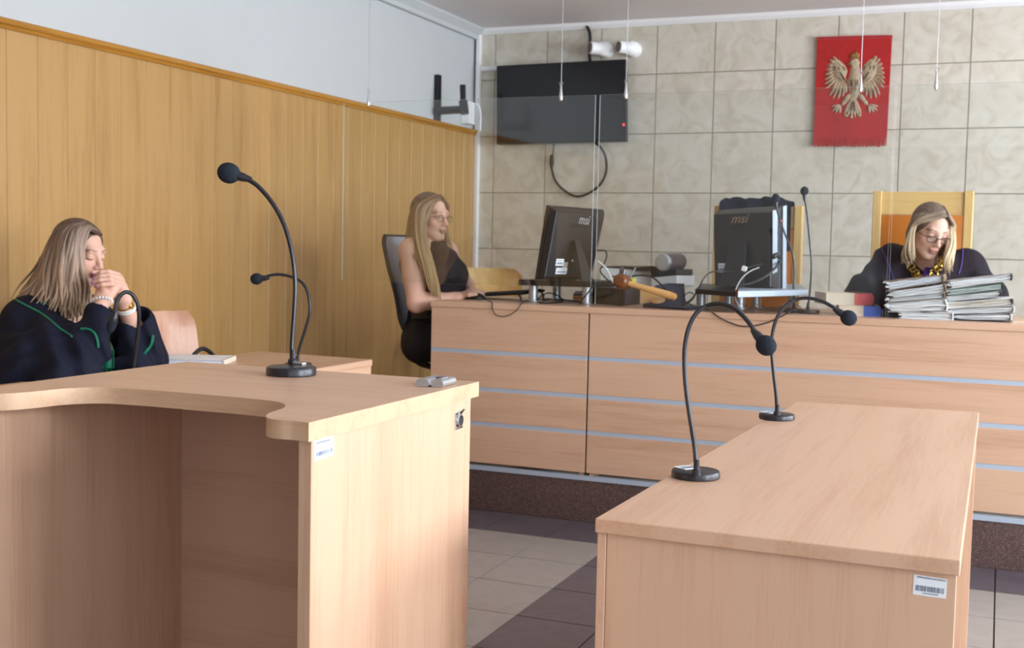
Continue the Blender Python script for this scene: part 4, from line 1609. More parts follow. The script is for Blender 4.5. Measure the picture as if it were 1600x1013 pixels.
ms = thing('mouse', 'black computer mouse with its cord hanging over the bench edge', 'mouse', (-2.3372, 5.1610, 0.9570))
mc = V((-2.3372, 5.1610, 0.9570))
m = MB()
rows = []
for i in range(13):
    a = math.pi * i / 12
    rows.append([])
for j in range(8):
    ph = math.pi / 2 * j / 7
for _ in (0,):
    R = Matrix.Rotation(.1, 3, 'Z')
    m.ell(mc + V(0, 0, .004), (.058, .034, .030), R, 24, 14)
m.v = [(p[0], p[1], max(p[2], ZB + .0005)) for p in m.v]
m.build('shell', 'black_plastic', ms)
m = MB()
m.tube(spline([mc + V(.05, -.01, .01), V((-2.1791, 4.9845, 0.9570)) + V(0, 0, .004), V((-2.1208, 4.8840, 0.9570)), V((-2.1228, 4.8820, 0.9396)), V((-2.1112, 4.8820, 0.9140)), V((-2.0888, 4.8820, 0.9004)), V((-2.0574, 4.8820, 0.9003)), V((-2.0264, 4.8820, 0.9117)), V((-1.9989, 4.8820, 0.9330)), V((-1.9816, 4.8840, 0.9566)), V((-2.0433, 5.0829, 0.9570)) + V(0, 0, .004), V((-2.0817, 5.4321, 0.9570)) + V(0, 0, .004), V((-1.9733, 5.3664, 0.9570)) + V(0, 0, .004)], 6), .0022, 6)
m.build('cord', 'rubber', ms)
m = MB()
m.tube([mc + V(.052, .012, .004), mc + V(.058, .012, .006)], .004, 8)
m.build('sensor_lamp', 'chrome', ms)

# loose cables on the bench
def cable(label, pts, r, mat='rubber'):
    c = MB()
    P_ = spline([V(p) for p in pts], 6)
    c.tube(P_, r, 6)
    o = c.build('cable', mat, None, loc=P_[0])
    tag(o, label, 'cable')
    return o


up4 = V(0, 0, .003)
cable('thin black cable looping under the clerk-end monitor riser', [V((-2.0136, 5.1542, 0.9570)) + up4, V((-1.9818, 5.1286, 0.9861)), V((-1.9671, 5.1899, 0.9997)), V((-1.9507, 5.2502, 0.9894)), V((-1.9188, 5.2619, 0.9688)), V((-1.9145, 5.3406, 0.9570)) + up4, V((-1.8567, 5.3152, 0.9570)) + up4], .003)
cable('second thin black cable coiled between the legs of the clerk-end riser', [V((-1.9594, 5.0480, 0.9570)) + up4, V((-1.9150, 5.0147, 0.9570)) + up4, V((-1.9000, 5.1079, 0.9570)) + up4, V((-1.9383, 5.3160, 0.9570)) + up4, V((-2.0431, 5.4731, 0.9570)) + up4, V((-2.0374, 5.2995, 0.9570)) + up4], .003)
cable('black cable running up past the front leg of the clerk-end riser', [V((-1.7915, 5.1384, 0.9570)) + up4, V((-1.6495, 4.7792, 1.0008)), V((-1.6305, 4.7891, 1.0286)), V((-1.6323, 4.8440, 1.0492)), V((-1.6440, 4.9485, 1.0604)), V((-1.6468, 5.0563, 1.0666))], .0035)
cable('black cable arching from the paperwork behind the gavel down to the open binder', [V((-1.7074, 5.3578, 1.0829)), V((-1.6419, 5.3306, 1.0822)), V((-1.5584, 5.3117, 1.0925)), V((-1.4947, 5.2835, 1.0873)), V((-1.4416, 5.2490, 1.0572)), V((-1.3973, 5.2110, 1.0275)), V((-1.3722, 5.1650, 0.9979))], .0042)
cable('black cable coiled at the left leg of the black riser', [V((-1.3241, 5.2237, 0.9570)) + up4, V((-1.2476, 5.0537, 0.9949)), V((-1.2477, 5.1094, 1.0155)), V((-1.2788, 5.1516, 1.0274)), V((-1.2992, 5.1421, 1.0127)), V((-1.2803, 5.0938, 0.9866)), V((-1.2622, 5.2120, 0.9570)) + up4], .0028)
cable('thin cable sagging over the bench front below the two risers', [V((-1.2116, 5.1223, 0.9570)) + up4, V((-1.1278, 4.8840, 0.9663)), V((-1.1135, 4.8820, 0.9575)), V((-1.0802, 4.8820, 0.9347)), V((-1.0337, 4.8820, 0.9153)), V((-0.9851, 4.8820, 0.9041)), V((-0.9322, 4.8820, 0.9091)), V((-0.8800, 4.8820, 0.9247)), V((-0.8236, 4.8820, 0.9535)), V((-0.7935, 4.8840, 0.9718)), V((-0.8399, 5.2714, 0.9570)) + up4], .0026)
cable('thin grey cables tangled between the silver legs of the right riser', [V((-1.0528, 5.2047, 0.9570)) + up4, V((-1.0469, 5.3473, 0.9570)) + up4, V((-0.9791, 5.1104, 0.9917)), V((-0.9916, 5.3302, 0.9570)) + up4, V((-0.9317, 5.2516, 0.9570)) + up4, V((-0.8712, 5.1545, 0.9830)), V((-0.8363, 5.1706, 1.0059)), V((-0.8046, 5.1822, 0.9845)), V((-0.8010, 5.3075, 0.9570)) + up4], .0026, 'card_grey')

# black box with the gavel
bc = [V((-1.7573, 5.2120, 0.9570)), V((-1.5709, 5.0927, 0.9570)), V((-1.5782, 5.3922, 0.9570)), V((-1.7570, 5.5036, 0.9570))]
bx = thing('recording_unit', 'low black box on the bench carrying the gavel', 'box', vsum(bc) / 4)
hB = .078
m = MB()
m.hexa(bc, [p + V(0, 0, hB) for p in bc])
m.build('case', 'brown_black', bx, bevel=.004)
m = MB()
q = [lerp(bc[1], bc[2], u) for u in (.08, .95)]
nn = V((bc[2] - bc[1]).y, -(bc[2] - bc[1]).x, 0).normalized()
m.prism([q[0] + V(0, 0, .008), q[1] + V(0, 0, .008), q[1] + V(0, 0, hB - .008), q[0] + V(0, 0, hB - .008)], nn * .003)
m.build('side_plate', 'navy_card', bx)

gv = thing('gavel', 'wooden gavel with a dark round head lying on the black box', 'gavel', V((-1.5277, 4.9431, 1.0697)))
H0 = V((-1.5248, 4.9336, 1.0714))
hA = V((-1.2797, 4.9331, 1.0117))
gd = (hA - H0).normalized()
side = gd.cross(V(0, 0, 1)).normalized()
m = MB()
m.lathe([(.001, -.052), (.022, -.050), (.031, -.042), (.034, -.025), (.029, -.012), (.032, -.006), (.032, .006), (.029, .012), (.034, .025), (.031, .042), (.022, .05), (.001, .052)], H0, (side + V(0, 0, .1)), 28)
m.build('head', 'gavel', gv)
m = MB()
Lh = (hA - H0).length
m.lathe([(.012, .02), (.0115, .06), (.013, .10), (.0155, Lh * .6), (.017, Lh * .85), (.014, Lh * .97), (.001, Lh)], H0, gd, 20)
m.build('handle', 'gavel_pale', gv)
sbk = thing('gavel_block', 'pale orange wooden block leaning beside the black box under the gavel handle', 'block', V((-1.4811, 5.2172, 0.9570)))
m = MB()
o_ = [V((-1.4703, 5.0182, 1.0304)), V((-1.3753, 5.0559, 1.0071)), V((-1.3799, 5.0530, 0.9929)), V((-1.4626, 5.0174, 0.9741))]
m.prism(o_, (0, .05, 0))
m.build('wedge', 'gavel_pale', sbk, recalc=True, bevel=.003)
m = MB()
m.lathe([(.032, 0), (.032, .004), (.024, .007), (.001, .007)], V((-1.3820, 4.9978, 0.9919)), (0, -.35, 1), 20)
m.build('disc', 'gavel_pale', sbk)
bd = thing('binder', 'dark navy open binder standing right of the gavel handle', 'binder', V((-1.3464, 5.0622, 0.9570)))
m = MB()
A0, A1 = V((-1.4742, 5.0788, 0.9570)), V((-1.2499, 4.9547, 0.9570))
m.hexa([A0, A1, A1 + V(.03, .2, 0), A0 + V(.03, .2, 0)], [p + V(0, 0, .012) for p in (A0, A1, A1 + V(.03, .2, 0), A0 + V(.03, .2, 0))])
m.build('lower_cover', 'navy_card', bd, bevel=.002)
m = MB()
B0 = [V((-1.4576, 5.2203, 1.0515)), V((-1.4145, 5.2823, 1.0617)), V((-1.3292, 5.2309, 1.0626)), V((-1.3093, 5.1883, 0.9590)), V((-1.5020, 5.1737, 0.9608))]
m.prism(B0, (.002, .008, 0))
m.build('upper_cover', 'navy_card', bd, recalc=True)

# printer, document camera and small things behind the gavel
pr = thing('printer', 'white desktop printer with a black lid behind the gavel', 'printer', (-1.72, 5.56, ZB))
Z1 = .957
m = MB()
q = [(-1.7967, 5.4478, 1.0384), (-1.5615, 5.4797, 1.0329), (-1.5652, 5.4842, 1.1157), (-1.7975, 5.4535, 1.1222)]
m.prism([V(p) for p in q], (.05, .16, 0))
m.build('body', 'white_plastic', pr, recalc=True, bevel=.006)
m = MB()
q = [(-1.7831, 5.4489, 1.1273), (-1.6398, 5.4759, 1.1292), (-1.5652, 5.4842, 1.1157), (-1.6535, 5.4693, 1.1166), (-1.7918, 5.4558, 1.1214)]
m.prism([V(p) for p in q], (.05, .16, .004))
m.build('lid', 'black_plastic', pr, recalc=True)
m = MB()
q = [(-1.6420, 5.4310, 1.1204), (-1.5324, 5.4558, 1.1368), (-1.5313, 5.4544, 1.1109), (-1.6273, 5.4362, 1.1085)]
m.prism([V(p) for p in q], (.02, .10, 0))
m.build('paper_tray', 'black_plastic', pr, recalc=True, bevel=.003)
p2 = thing('label_printer', 'second white box-shaped device with a black top, right of the white printer', 'printer', V((-1.4700, 5.3988, 1.0409)))
m = MB()
q = [(-1.5281, 5.4067, 1.0327), (-1.3988, 5.3743, 1.0438), (-1.4011, 5.3771, 1.0960), (-1.5302, 5.4093, 1.0811)]
m.prism([V(p) for p in q], (.05, .14, 0))
m.build('body', 'white_plastic', p2, recalc=True, bevel=.005)
m = MB()
q = [(-1.5330, 5.4082, 1.0811), (-1.4039, 5.3760, 1.0959), (-1.4051, 5.3775, 1.1242), (-1.4990, 5.4041, 1.1305), (-1.5354, 5.4111, 1.1355)]
m.prism([V(p) for p in q], (.05, .12, 0))
m.build('top_cover', 'black_plastic', p2, recalc=True, bevel=.003)
dc = thing('desk_speaker', 'grey rounded speaker on a short stem above the white devices', 'speaker', V((-1.4319, 5.3872, 1.1114)))
m = MB()
a_, b_ = V((-1.4486, 5.2967, 1.1564)), V((-1.4205, 5.5038, 1.1591))
ax = (b_ - a_).normalized()
m.lathe([(.001, -.004), (.030, -.002), (.038, .006), (.040, .02), (.040, (b_ - a_).length - .012), (.034, (b_ - a_).length), (.001, (b_ - a_).length + .003)], a_, ax, 28)
m.build('body', 'grey_plastic', dc)
m = MB()
m.lathe([(.033, -.0045), (.0385, .003), (.0405, .008), (.0405, .012)], a_, ax, 28)
m.build('front_ring', 'silver', dc)
m = MB()
m.tube([V((-1.4414, 5.3962, 1.1411)), V((-1.4461, 5.3930, 1.1230))], .014, 10)
m.build('stem', 'black_plastic', dc)
hs = thing('stapler', 'grey stapler standing upright between the gavel head and the printer', 'stapler', V((-1.6420, 5.2738, 1.0473)))
m = MB()
m.tube(spline([V((-1.6502, 5.2702, 1.0442)), V((-1.6462, 5.2744, 1.0801)), V((-1.6393, 5.2795, 1.1101)), V((-1.6346, 5.2827, 1.1281))], 5), [.012] * 5 + [.014] * 5 + [.016] * 5 + [.013], 10, flat=.6)
m.build('body', 'grey_plastic', hs)
m = MB()
m.tube([V((-1.6277, 5.2579, 1.0452)), V((-1.6215, 5.2639, 1.0929)), V((-1.6199, 5.2663, 1.1167))], .006, 8)
m.build('arm', 'silver', hs)
sn_ = thing('sticky_note_pad', 'yellow sticky note pad beside the gavel head', 'notepad', V((-1.5752, 5.2158, 1.0626)))
m = MB()
q = [(-1.5990, 5.2048, 1.0473), (-1.5635, 5.2194, 1.0452), (-1.5681, 5.2417, 1.0800), (-1.6146, 5.2225, 1.0804)]
m.prism([V(p) for p in q], (.004, .03, 0))
m.build('pad', 'sticky', sn_, recalc=True)
pn = MB()
pn.tube([V((-1.5754, 5.1951, 1.0777)), V((-1.5696, 5.2434, 1.1124)), V((-1.5678, 5.2669, 1.1270))], .0042, 8)
o = pn.build('pen', 'silver', None, loc=V((-1.5754, 5.1951, 1.0777)))
tag(o, 'silver pen leaning behind the yellow sticky notes', 'pen')
tr = thing('paper_tray', 'yellowish wooden desk tray lying behind the clerk-end riser legs', 'tray', V((-1.8945, 5.8240, 0.9570)))
m = MB()
q = [V((-1.9722, 5.5483, 0.9570)), V((-1.7875, 5.6510, 0.9570)), V((-1.9498, 6.1852, 0.9570)), V((-2.1432, 6.0795, 0.9570))]
m.hexa(q, [p + V(0, 0, .016) for p in q])
m.build('base', 'gavel_pale', tr, bevel=.002)
m = MB()
q2 = [lerp(q[0], q[3], .1), lerp(q[1], q[2], .1), lerp(q[1], q[2], .9), lerp(q[0], q[3], .9)]
m.hexa([p + V(0, 0, .0165) for p in q2], [p + V(0, 0, .024) for p in q2])
m.build('papers', 'card_dark', tr)


# ------------------------------------------------------------------ books and case files before the judge
def book(label, a, b, z0, h, depth, cover, spine_part, mats):
    """book lying flat; a, b: front-bottom corners, pages face the room and the spine shows at the b end"""
    a, b = V(a), V(b)
    d = (b - a).normalized(); nrm = V(-d.y, d.x, 0)
    t = thing('book', label, 'book', V(a.x, a.y, z0), 'thick statute books')
    L_ = (b - a).length
    s = L_ * spine_part
    ct = .003

    def q(x0, x1, y0, y1, za, zb, mm):
        mm.hexa([a + d * x + nrm * y + V(0, 0, za) for x, y in ((x0, y0), (x1, y0), (x1, y1), (x0, y1))],
                [a + d * x + nrm * y + V(0, 0, zb) for x, y in ((x0, y0), (x1, y0), (x1, y1), (x0, y1))])
    m = MB(); q(.002, L_ - .006, .003, depth - .003, ct, h - ct, m)
    m.build('pages', 'cream', t)
    m = MB()
    q(0, L_, 0, depth, 0, ct, m)
    q(0, L_, 0, depth, h - ct, h, m)
    m.build('covers', mats, t)
    m = MB()
    n = 8
    ring = []
    for k in range(n + 1):
        an = -math.pi / 2 + math.pi * k / n
        ring.append(a + d * (L_ - .004 + .012 * math.cos(an)) + V(0, 0, h / 2 + h / 2 * math.sin(an)))
    ring += [a + d * (L_ - s) + V(0, 0, h), a + d * (L_ - s)]
    m.prism(ring, nrm * depth)
    m.v = [tuple(V(p) - nrm * .0015) if True else p for p in m.v]
    m.build('spine', cover, t, recalc=True)
    return t


bz = [V((-0.6196, 5.0456, 0.9570)), V((-0.4586, 5.0757, 0.9570))]
book('blue book lying flat under the red book', bz[0], bz[1], ZB, .042, .20, 'book_blue', .38, 'cream')
e0, e1 = V((-0.6739, 5.0527, 0.9947)), V((-0.4957, 5.1266, 0.9960))
book('thick cream-paged red book lying on the blue book', (e0.x, e0.y, ZB + .0425), (e1.x, e1.y, ZB + .0425), ZB + .0425, .05, .19, 'book_red', .37, 'cream')
e0, e1 = V((-0.4516, 5.0819, 0.9570)), V((-0.3841, 5.0591, 0.9570))
book('small black book lying flat beside the blue book', (e0.x, e0.y, ZB), (e1.x, e1.y, ZB), ZB, .032, .14, 'card_dark', .9, 'card_dark')


def case_file(label, tl, tr_, br, bl, y0, depth, cover, block, seed, spine='card_dark', extras=0):
    """bulky case file lying flat: tl..bl are the corners of its front edge (x, z); it runs back from y0"""
    r = random.Random(seed)
    tl, tr_, br, bl = (V(p) for p in (tl, tr_, br, bl))
    t = thing('case_file', label, 'file', V((bl.x + br.x) / 2, y0, (bl.z + br.z) / 2), 'bulky case files')

    def at(u, v, y):
        p = lerp(lerp(tl, tr_, u), lerp(bl, br, u), v)
        return V(p.x, y, p.z)
    m = MB()
    ns = 7
    for k in range(ns):
        v0, v1 = .09 + .83 * k / ns, .09 + .83 * (k + .86) / ns
        jl, jr, jf = r.uniform(-.01, .06), r.uniform(.0, .04), r.uniform(-.004, .014)
        n = 6
        lo = []
        for i in range(n + 1):
            u = jl + (1 - jl - jr) * i / n
            w_ = .022 * math.sin(u * 9 + k * 2.1 + seed)
            lo.append((u, v1 + w_ + r.uniform(-.022, .022), v0 + w_ + r.uniform(-.022, .022)))
        front = [at(u, a, y0 + jf + r.uniform(-.0015, .0015)) for u, a, b in lo] + [at(u, b, y0 + jf + r.uniform(-.0015, .0015)) for u, a, b in lo[::-1]]
        m.prism(front, (0, depth - .012, 0), k % 2)
    m.build('pages', [block, 'paper'], t, recalc=True)
    for nm, va, vb in (('top_cover', 0, .07), ('bottom_cover', .93, 1.0)):
        m = MB()
        rows = []
        n = 8
        for i in range(n + 1):
            u = -.01 + 1.03 * i / n
            curl = (-.03 if nm == 'top_cover' else .02) * math.sin(u * 5 + seed) + r.uniform(-.02, .02)
            rows.append((u, curl))
        ring = [at(u, va + c, y0 - .004) for u, c in rows] + [at(u, vb + c, y0 - .004) for u, c in rows[::-1]]
        m.prism(ring, (0, depth, 0))
        m.build(nm, cover, t, recalc=True)
    m = MB()
    ring = [at(.985, .0, y0 - .004), at(1.012, .06, y0 - .004), at(1.025, .5, y0 - .004), at(1.012, .95, y0 - .004), at(.985, 1.0, y0 - .004), at(1.0, .5, y0 - .004)]
    m.prism(ring, (0, depth, 0))
    m.build('spine', spine, t, recalc=True)
    if extras:
        m = MB()
        for k in range(extras):
            u = r.uniform(-.03, .02)
            v = r.uniform(.1, .8)
            p0 = at(0.03, v, y0 + .01); p1 = at(u - .03, v - .05, y0 + .005)
            m.tube([p0, lerp(p0, p1, .6) + V(0, 0, .004), p1], [.003, .004, .0015], 6)
        m.build('paper_tabs', 'paper', t)
    return t


YA = 5.0
A_ = lambda *p: p
case_file('top file of the left paper stack, tilted up to the right', (-0.4326, 5.0000, 1.1050), (-0.2164, 5.0000, 1.1397), (-0.2127, 5.0000, 1.1092), (-0.4285, 5.0000, 1.0661), YA, .22, 'card_brown', 'paper_blue', 1, 'card_brown', 3)
case_file('second file from the top of the left paper stack, white edged', (-0.4161, 5.0000, 1.0652), (-0.2076, 5.0000, 1.1017), (-0.2014, 5.0000, 1.0687), (-0.4099, 5.0000, 1.0355), YA, .22, 'card_grey', 'paper', 2, 'card_brown', 2)
case_file('third file from the top of the left paper stack', (-0.4248, 5.0000, 1.0337), (-0.2085, 5.0000, 1.0659), (-0.2076, 5.0000, 1.0455), (-0.4217, 5.0000, 1.0195), YA, .23, 'card_grey', 'paper_edge', 3, 'card_brown', 3)
case_file('thick fourth file of the left paper stack with ruffled edges', (-0.4241, 5.0000, 1.0181), (-0.2027, 5.0000, 1.0431), (-0.1933, 5.0000, 0.9897), (-0.4177, 5.0000, 0.9806), YA, .24, 'card_grey', 'paper_edge', 4, 'paper', 4)
case_file('bottom white folder of the left paper stack', (-0.3781, 5.0000, 0.9835), (-0.1741, 5.0000, 0.9892), (-0.1727, 5.0000, 0.9574), (-0.3746, 5.0000, 0.9577), YA, .24, 'paper', 'paper', 5, 'paper')
case_file('top file of the right paper stack, tilted up to the right, with olive tape', (-0.1998, 5.0300, 1.1141), (0.0351, 5.0300, 1.1489), (0.0363, 5.0300, 1.1213), (-0.1935, 5.0300, 1.0809), YA + .03, .22, 'card_grey', 'paper', 6, 'card_dark', 1)
case_file('green-edged second file of the right paper stack', (-0.2006, 5.0300, 1.0781), (0.0043, 5.0300, 1.1102), (0.0054, 5.0300, 1.0850), (-0.1971, 5.0300, 1.0525), YA + .03, .22, 'card_green', 'card_green', 7, 'card_dark', 1)
case_file('thin third file of the right paper stack with a dark corner', (-0.2019, 5.0300, 1.0511), (-0.0013, 5.0300, 1.0797), (-0.0003, 5.0300, 1.0570), (-0.1962, 5.0300, 1.0294), YA + .03, .23, 'card_grey', 'paper_edge', 8, 'card_dark')
case_file('fourth file of the right paper stack made of loose envelopes', (-0.1985, 5.0300, 1.0268), (0.0417, 5.0300, 1.0535), (0.0430, 5.0300, 1.0258), (-0.1950, 5.0300, 1.0012), YA + .03, .23, 'paper', 'cream', 9, 'card_dark', 2)
case_file('fifth file of the right paper stack, greyish edged', (-0.1805, 5.0300, 1.0005), (0.0500, 5.0300, 1.0248), (0.0513, 5.0300, 0.9958), (-0.1773, 5.0300, 0.9813), YA + .03, .23, 'card_grey', 'paper_edge', 10, 'paper', 1)
case_file('bottom file of the right paper stack with a pink tab', (-0.1724, 5.0300, 0.9803), (0.0421, 5.0300, 0.9942), (0.0435, 5.0300, 0.9627), (-0.1691, 5.0300, 0.9598), YA + .03, .24, 'card_dark', 'paper', 11, 'paper')


# ------------------------------------------------------------------ people: blended body surfaces
class Field:
    """distance field on a grid; shapes blend smoothly into one continuous surface"""

    def __init__(self, lo, hi, h):
        self.lo = np.array(lo, dtype=np.float64)
        self.h = h
        self.n = np.ceil((np.array(hi) - self.lo) / h).astype(int) + 1
        self.F = np.full(self.n, 1.0, dtype=np.float32)

    def win(self, lo, hi):
        a = np.clip(np.floor((np.array(lo) - self.lo) / self.h).astype(int), 0, self.n)
        b = np.clip(np.ceil((np.array(hi) - self.lo) / self.h).astype(int) + 1, 0, self.n)
        if (b <= a).any():
            return None
        g = [self.lo[i] + self.h * np.arange(a[i], b[i]) for i in range(3)]
        sl = tuple(slice(a[i], b[i]) for i in range(3))
        X = g[0][:, None, None].astype(np.float32)
        Y = g[1][None, :, None].astype(np.float32)
        Z = g[2][None, None, :].astype(np.float32)
        return sl, X, Y, Z

    def merge(self, sl, d, k, sub=False):
        f = self.F[sl]
        if sub:
            a, b = f, -d
            hh = np.clip(.5 - .5 * (a - b) / k, 0, 1)
            self.F[sl] = a * (1 - hh) + b * hh + k * hh * (1 - hh)
        else:
            hh = np.clip(.5 + .5 * (d - f) / k, 0, 1)
            self.F[sl] = d * (1 - hh) + f * hh - k * hh * (1 - hh)

    def cap(self, a, b, ra, rb=None, k=.02, sub=False, flat=None):
        """tapered capsule; flat=(direction, factor) squeezes it along a direction"""
        rb = ra if rb is None else rb
        a = np.array(a, dtype=float); b = np.array(b, dtype=float)
        mr = max(ra, rb) * (1.0 if flat is None else 1.0 / min(1, flat[1]) ** 0) + k + 2 * self.h + .01
        w = self.win(np.minimum(a, b) - mr, np.maximum(a, b) + mr)
        if w is None:
            return
        sl, X, Y, Z = w
        ab = b - a
        L2 = float(ab @ ab) + 1e-12
        px, py, pz = X - a[0], Y - a[1], Z - a[2]
        t = np.clip((px * ab[0] + py * ab[1] + pz * ab[2]) / L2, 0, 1)
        dx, dy, dz = px - t * ab[0], py - t * ab[1], pz - t * ab[2]
        d2 = dx * dx + dy * dy + dz * dz
        if flat is not None:
            u = np.array(flat[0], dtype=float); u /= np.linalg.norm(u)
            s = dx * u[0] + dy * u[1] + dz * u[2]
            d2 = d2 + s * s * (1 / flat[1] ** 2 - 1)
        d = np.sqrt(d2) - (ra + (rb - ra) * t)
        if flat is not None:
            d = d * min(1.0, flat[1] + .2)
        self.merge(sl, d, k, sub)

    def ell(self, c, r, R=None, k=.02, sub=False):
        c = np.array(c, dtype=float)
        R = np.eye(3) if R is None else np.array(R, dtype=float)
        ext = np.sqrt((R ** 2) @ (np.array(r) ** 2)) + k + 2 * self.h + .01
        w = self.win(c - ext, c + ext)
        if w is None:
            return
        sl, X, Y, Z = w
        p = [X - c[0], Y - c[1], Z - c[2]]
        q = [(p[0] * R[0, i] + p[1] * R[1, i] + p[2] * R[2, i]) / r[i] for i in range(3)]
        k0 = np.sqrt(q[0] ** 2 + q[1] ** 2 + q[2] ** 2)
        k1 = np.sqrt((q[0] / r[0]) ** 2 + (q[1] / r[1]) ** 2 + (q[2] / r[2]) ** 2) + 1e-6
        self.merge(sl, k0 * (k0 - 1) / k1, k, sub)

    def ripple(self, lo, hi, fn):
        w = self.win(lo, hi)
        if w:
            sl, X, Y, Z = w
            self.F[sl] += fn(X, Y, Z).astype(np.float32)

    def value(self, P):
        q = (np.asarray(P) - self.lo) / self.h
        i = np.clip(np.floor(q).astype(int), 0, self.n - 2)
        f = np.clip(q - i, 0, 1)
        r = 0
        for dx in (0, 1):
            for dy in (0, 1):
                for dz in (0, 1):
                    w = (f[..., 0] if dx else 1 - f[..., 0]) * (f[..., 1] if dy else 1 - f[..., 1]) * (f[..., 2] if dz else 1 - f[..., 2])
                    r = r + w * self.F[i[..., 0] + dx, i[..., 1] + dy, i[..., 2] + dz]
        return r

    def snap(self, P, off=0.0, it=12):
        """move points onto the surface"""
        P = np.array([tuple(p) for p in P], dtype=float)
        e = self.h
        for _ in range(it):
            v = self.value(P) - off
            g = np.stack([self.value(P + d) - self.value(P - d) for d in np.eye(3) * e], -1) / (2 * e)
            nn = (g ** 2).sum(-1) + 1e-6
            P = P - np.clip(v / nn, -.02, .02)[:, None] * g
        return [V(tuple(p)) for p in P]

    def drop(self, P, d, off=0.0):
        """let points fall along d until they meet the surface"""
        P = np.array([tuple(p) for p in P], dtype=float)
        d = np.array(d, dtype=float); d /= np.linalg.norm(d)
        P = P - d * .12
        for _ in range(160):
            v = self.value(P) - off
            P = P + d * np.where(v > 0, np.clip(v * .6, .0006, .01), 0)[:, None]
        return [V(tuple(p)) for p in P]

    def mesh(self):
        F = self.F
        n = np.array(F.shape)
        neg = F < 0
        c = np.zeros(n - 1, dtype=np.uint8)
        for dx in (0, 1):
            for dy in (0, 1):
                for dz in (0, 1):
                    c += neg[dx:n[0] - 1 + dx, dy:n[1] - 1 + dy, dz:n[2] - 1 + dz]
        act = np.argwhere((c > 0) & (c < 8))
        idx = np.full(n - 1, -1, dtype=np.int32)
        idx[act[:, 0], act[:, 1], act[:, 2]] = np.arange(len(act))
        cor = {}
        for o in np.ndindex(2, 2, 2):
            cor[o] = F[act[:, 0] + o[0], act[:, 1] + o[1], act[:, 2] + o[2]]
        pos = np.zeros((len(act), 3)); cnt = np.zeros(len(act))
        for ax in range(3):
            for p in (0, 1):
                for q in (0, 1):
                    o0 = [0, 0, 0]; o0[(ax + 1) % 3] = p; o0[(ax + 2) % 3] = q
                    o1 = list(o0); o1[ax] = 1
                    a, b = cor[tuple(o0)], cor[tuple(o1)]
                    m = (a < 0) != (b < 0)
                    t = np.where(m, a / np.where(a == b, 1, a - b), 0)
                    e = np.tile(np.array(o0, dtype=float), (len(act), 1))
                    e[:, ax] = t
                    pos[m] += e[m]; cnt[m] += 1
        P = self.lo + (act + pos / cnt[:, None]) * self.h
        faces = []
        for ax in range(3):
            b_, c_ = (ax + 1) % 3, (ax + 2) % 3
            s0 = [slice(1, -1)] * 3; s1 = [slice(1, -1)] * 3
            s0[ax] = slice(0, -1); s1[ax] = slice(1, None)
            A, B = neg[tuple(s0)], neg[tuple(s1)]
            w = np.argwhere(A ^ B)
            if not len(w):
                continue
            ins = A[w[:, 0], w[:, 1], w[:, 2]]
            w = w + 1
            w[:, ax] -= 1
            quad = []
            for ob, oc in ((-1, -1), (0, -1), (0, 0), (-1, 0)):
                q = w.copy(); q[:, b_] += ob; q[:, c_] += oc
                quad.append(idx[q[:, 0], q[:, 1], q[:, 2]])
            quad = np.stack(quad, 1)
            quad[~ins] = quad[~ins][:, ::-1]
            faces.append(quad)
        return P, np.concatenate(faces)


def np_mesh(name, P, Q, mats, parent, colors=None):
    base = np.array(ROOTLOC[parent.name])
    me = bpy.data.meshes.new(name)
    me.vertices.add(len(P))
    me.vertices.foreach_set('co', (P - base).astype(np.float32).ravel())
    me.loops.add(Q.size)
    me.loops.foreach_set('vertex_index', Q.astype(np.int32).ravel())
    me.polygons.add(len(Q))
    me.polygons.foreach_set('loop_start', (np.arange(len(Q)) * 4).astype(np.int32))
    me.polygons.foreach_set('use_smooth', np.ones(len(Q), dtype=bool))
    me.update(calc_edges=True)
    me.validate()
    for m in (mats if isinstance(mats, list) else [mats]):
        me.materials.append(MT[m])
    if colors is not None:
        at = me.color_attributes.new('Col', 'FLOAT_COLOR', 'POINT')
        at.data.foreach_set('color', colors.astype(np.float32).ravel())
    o = bpy.data.objects.new(name, me)
    COL.objects.link(o)
    o.parent = parent
    ROOTLOC[o.name] = ROOTLOC[parent.name]
    return o


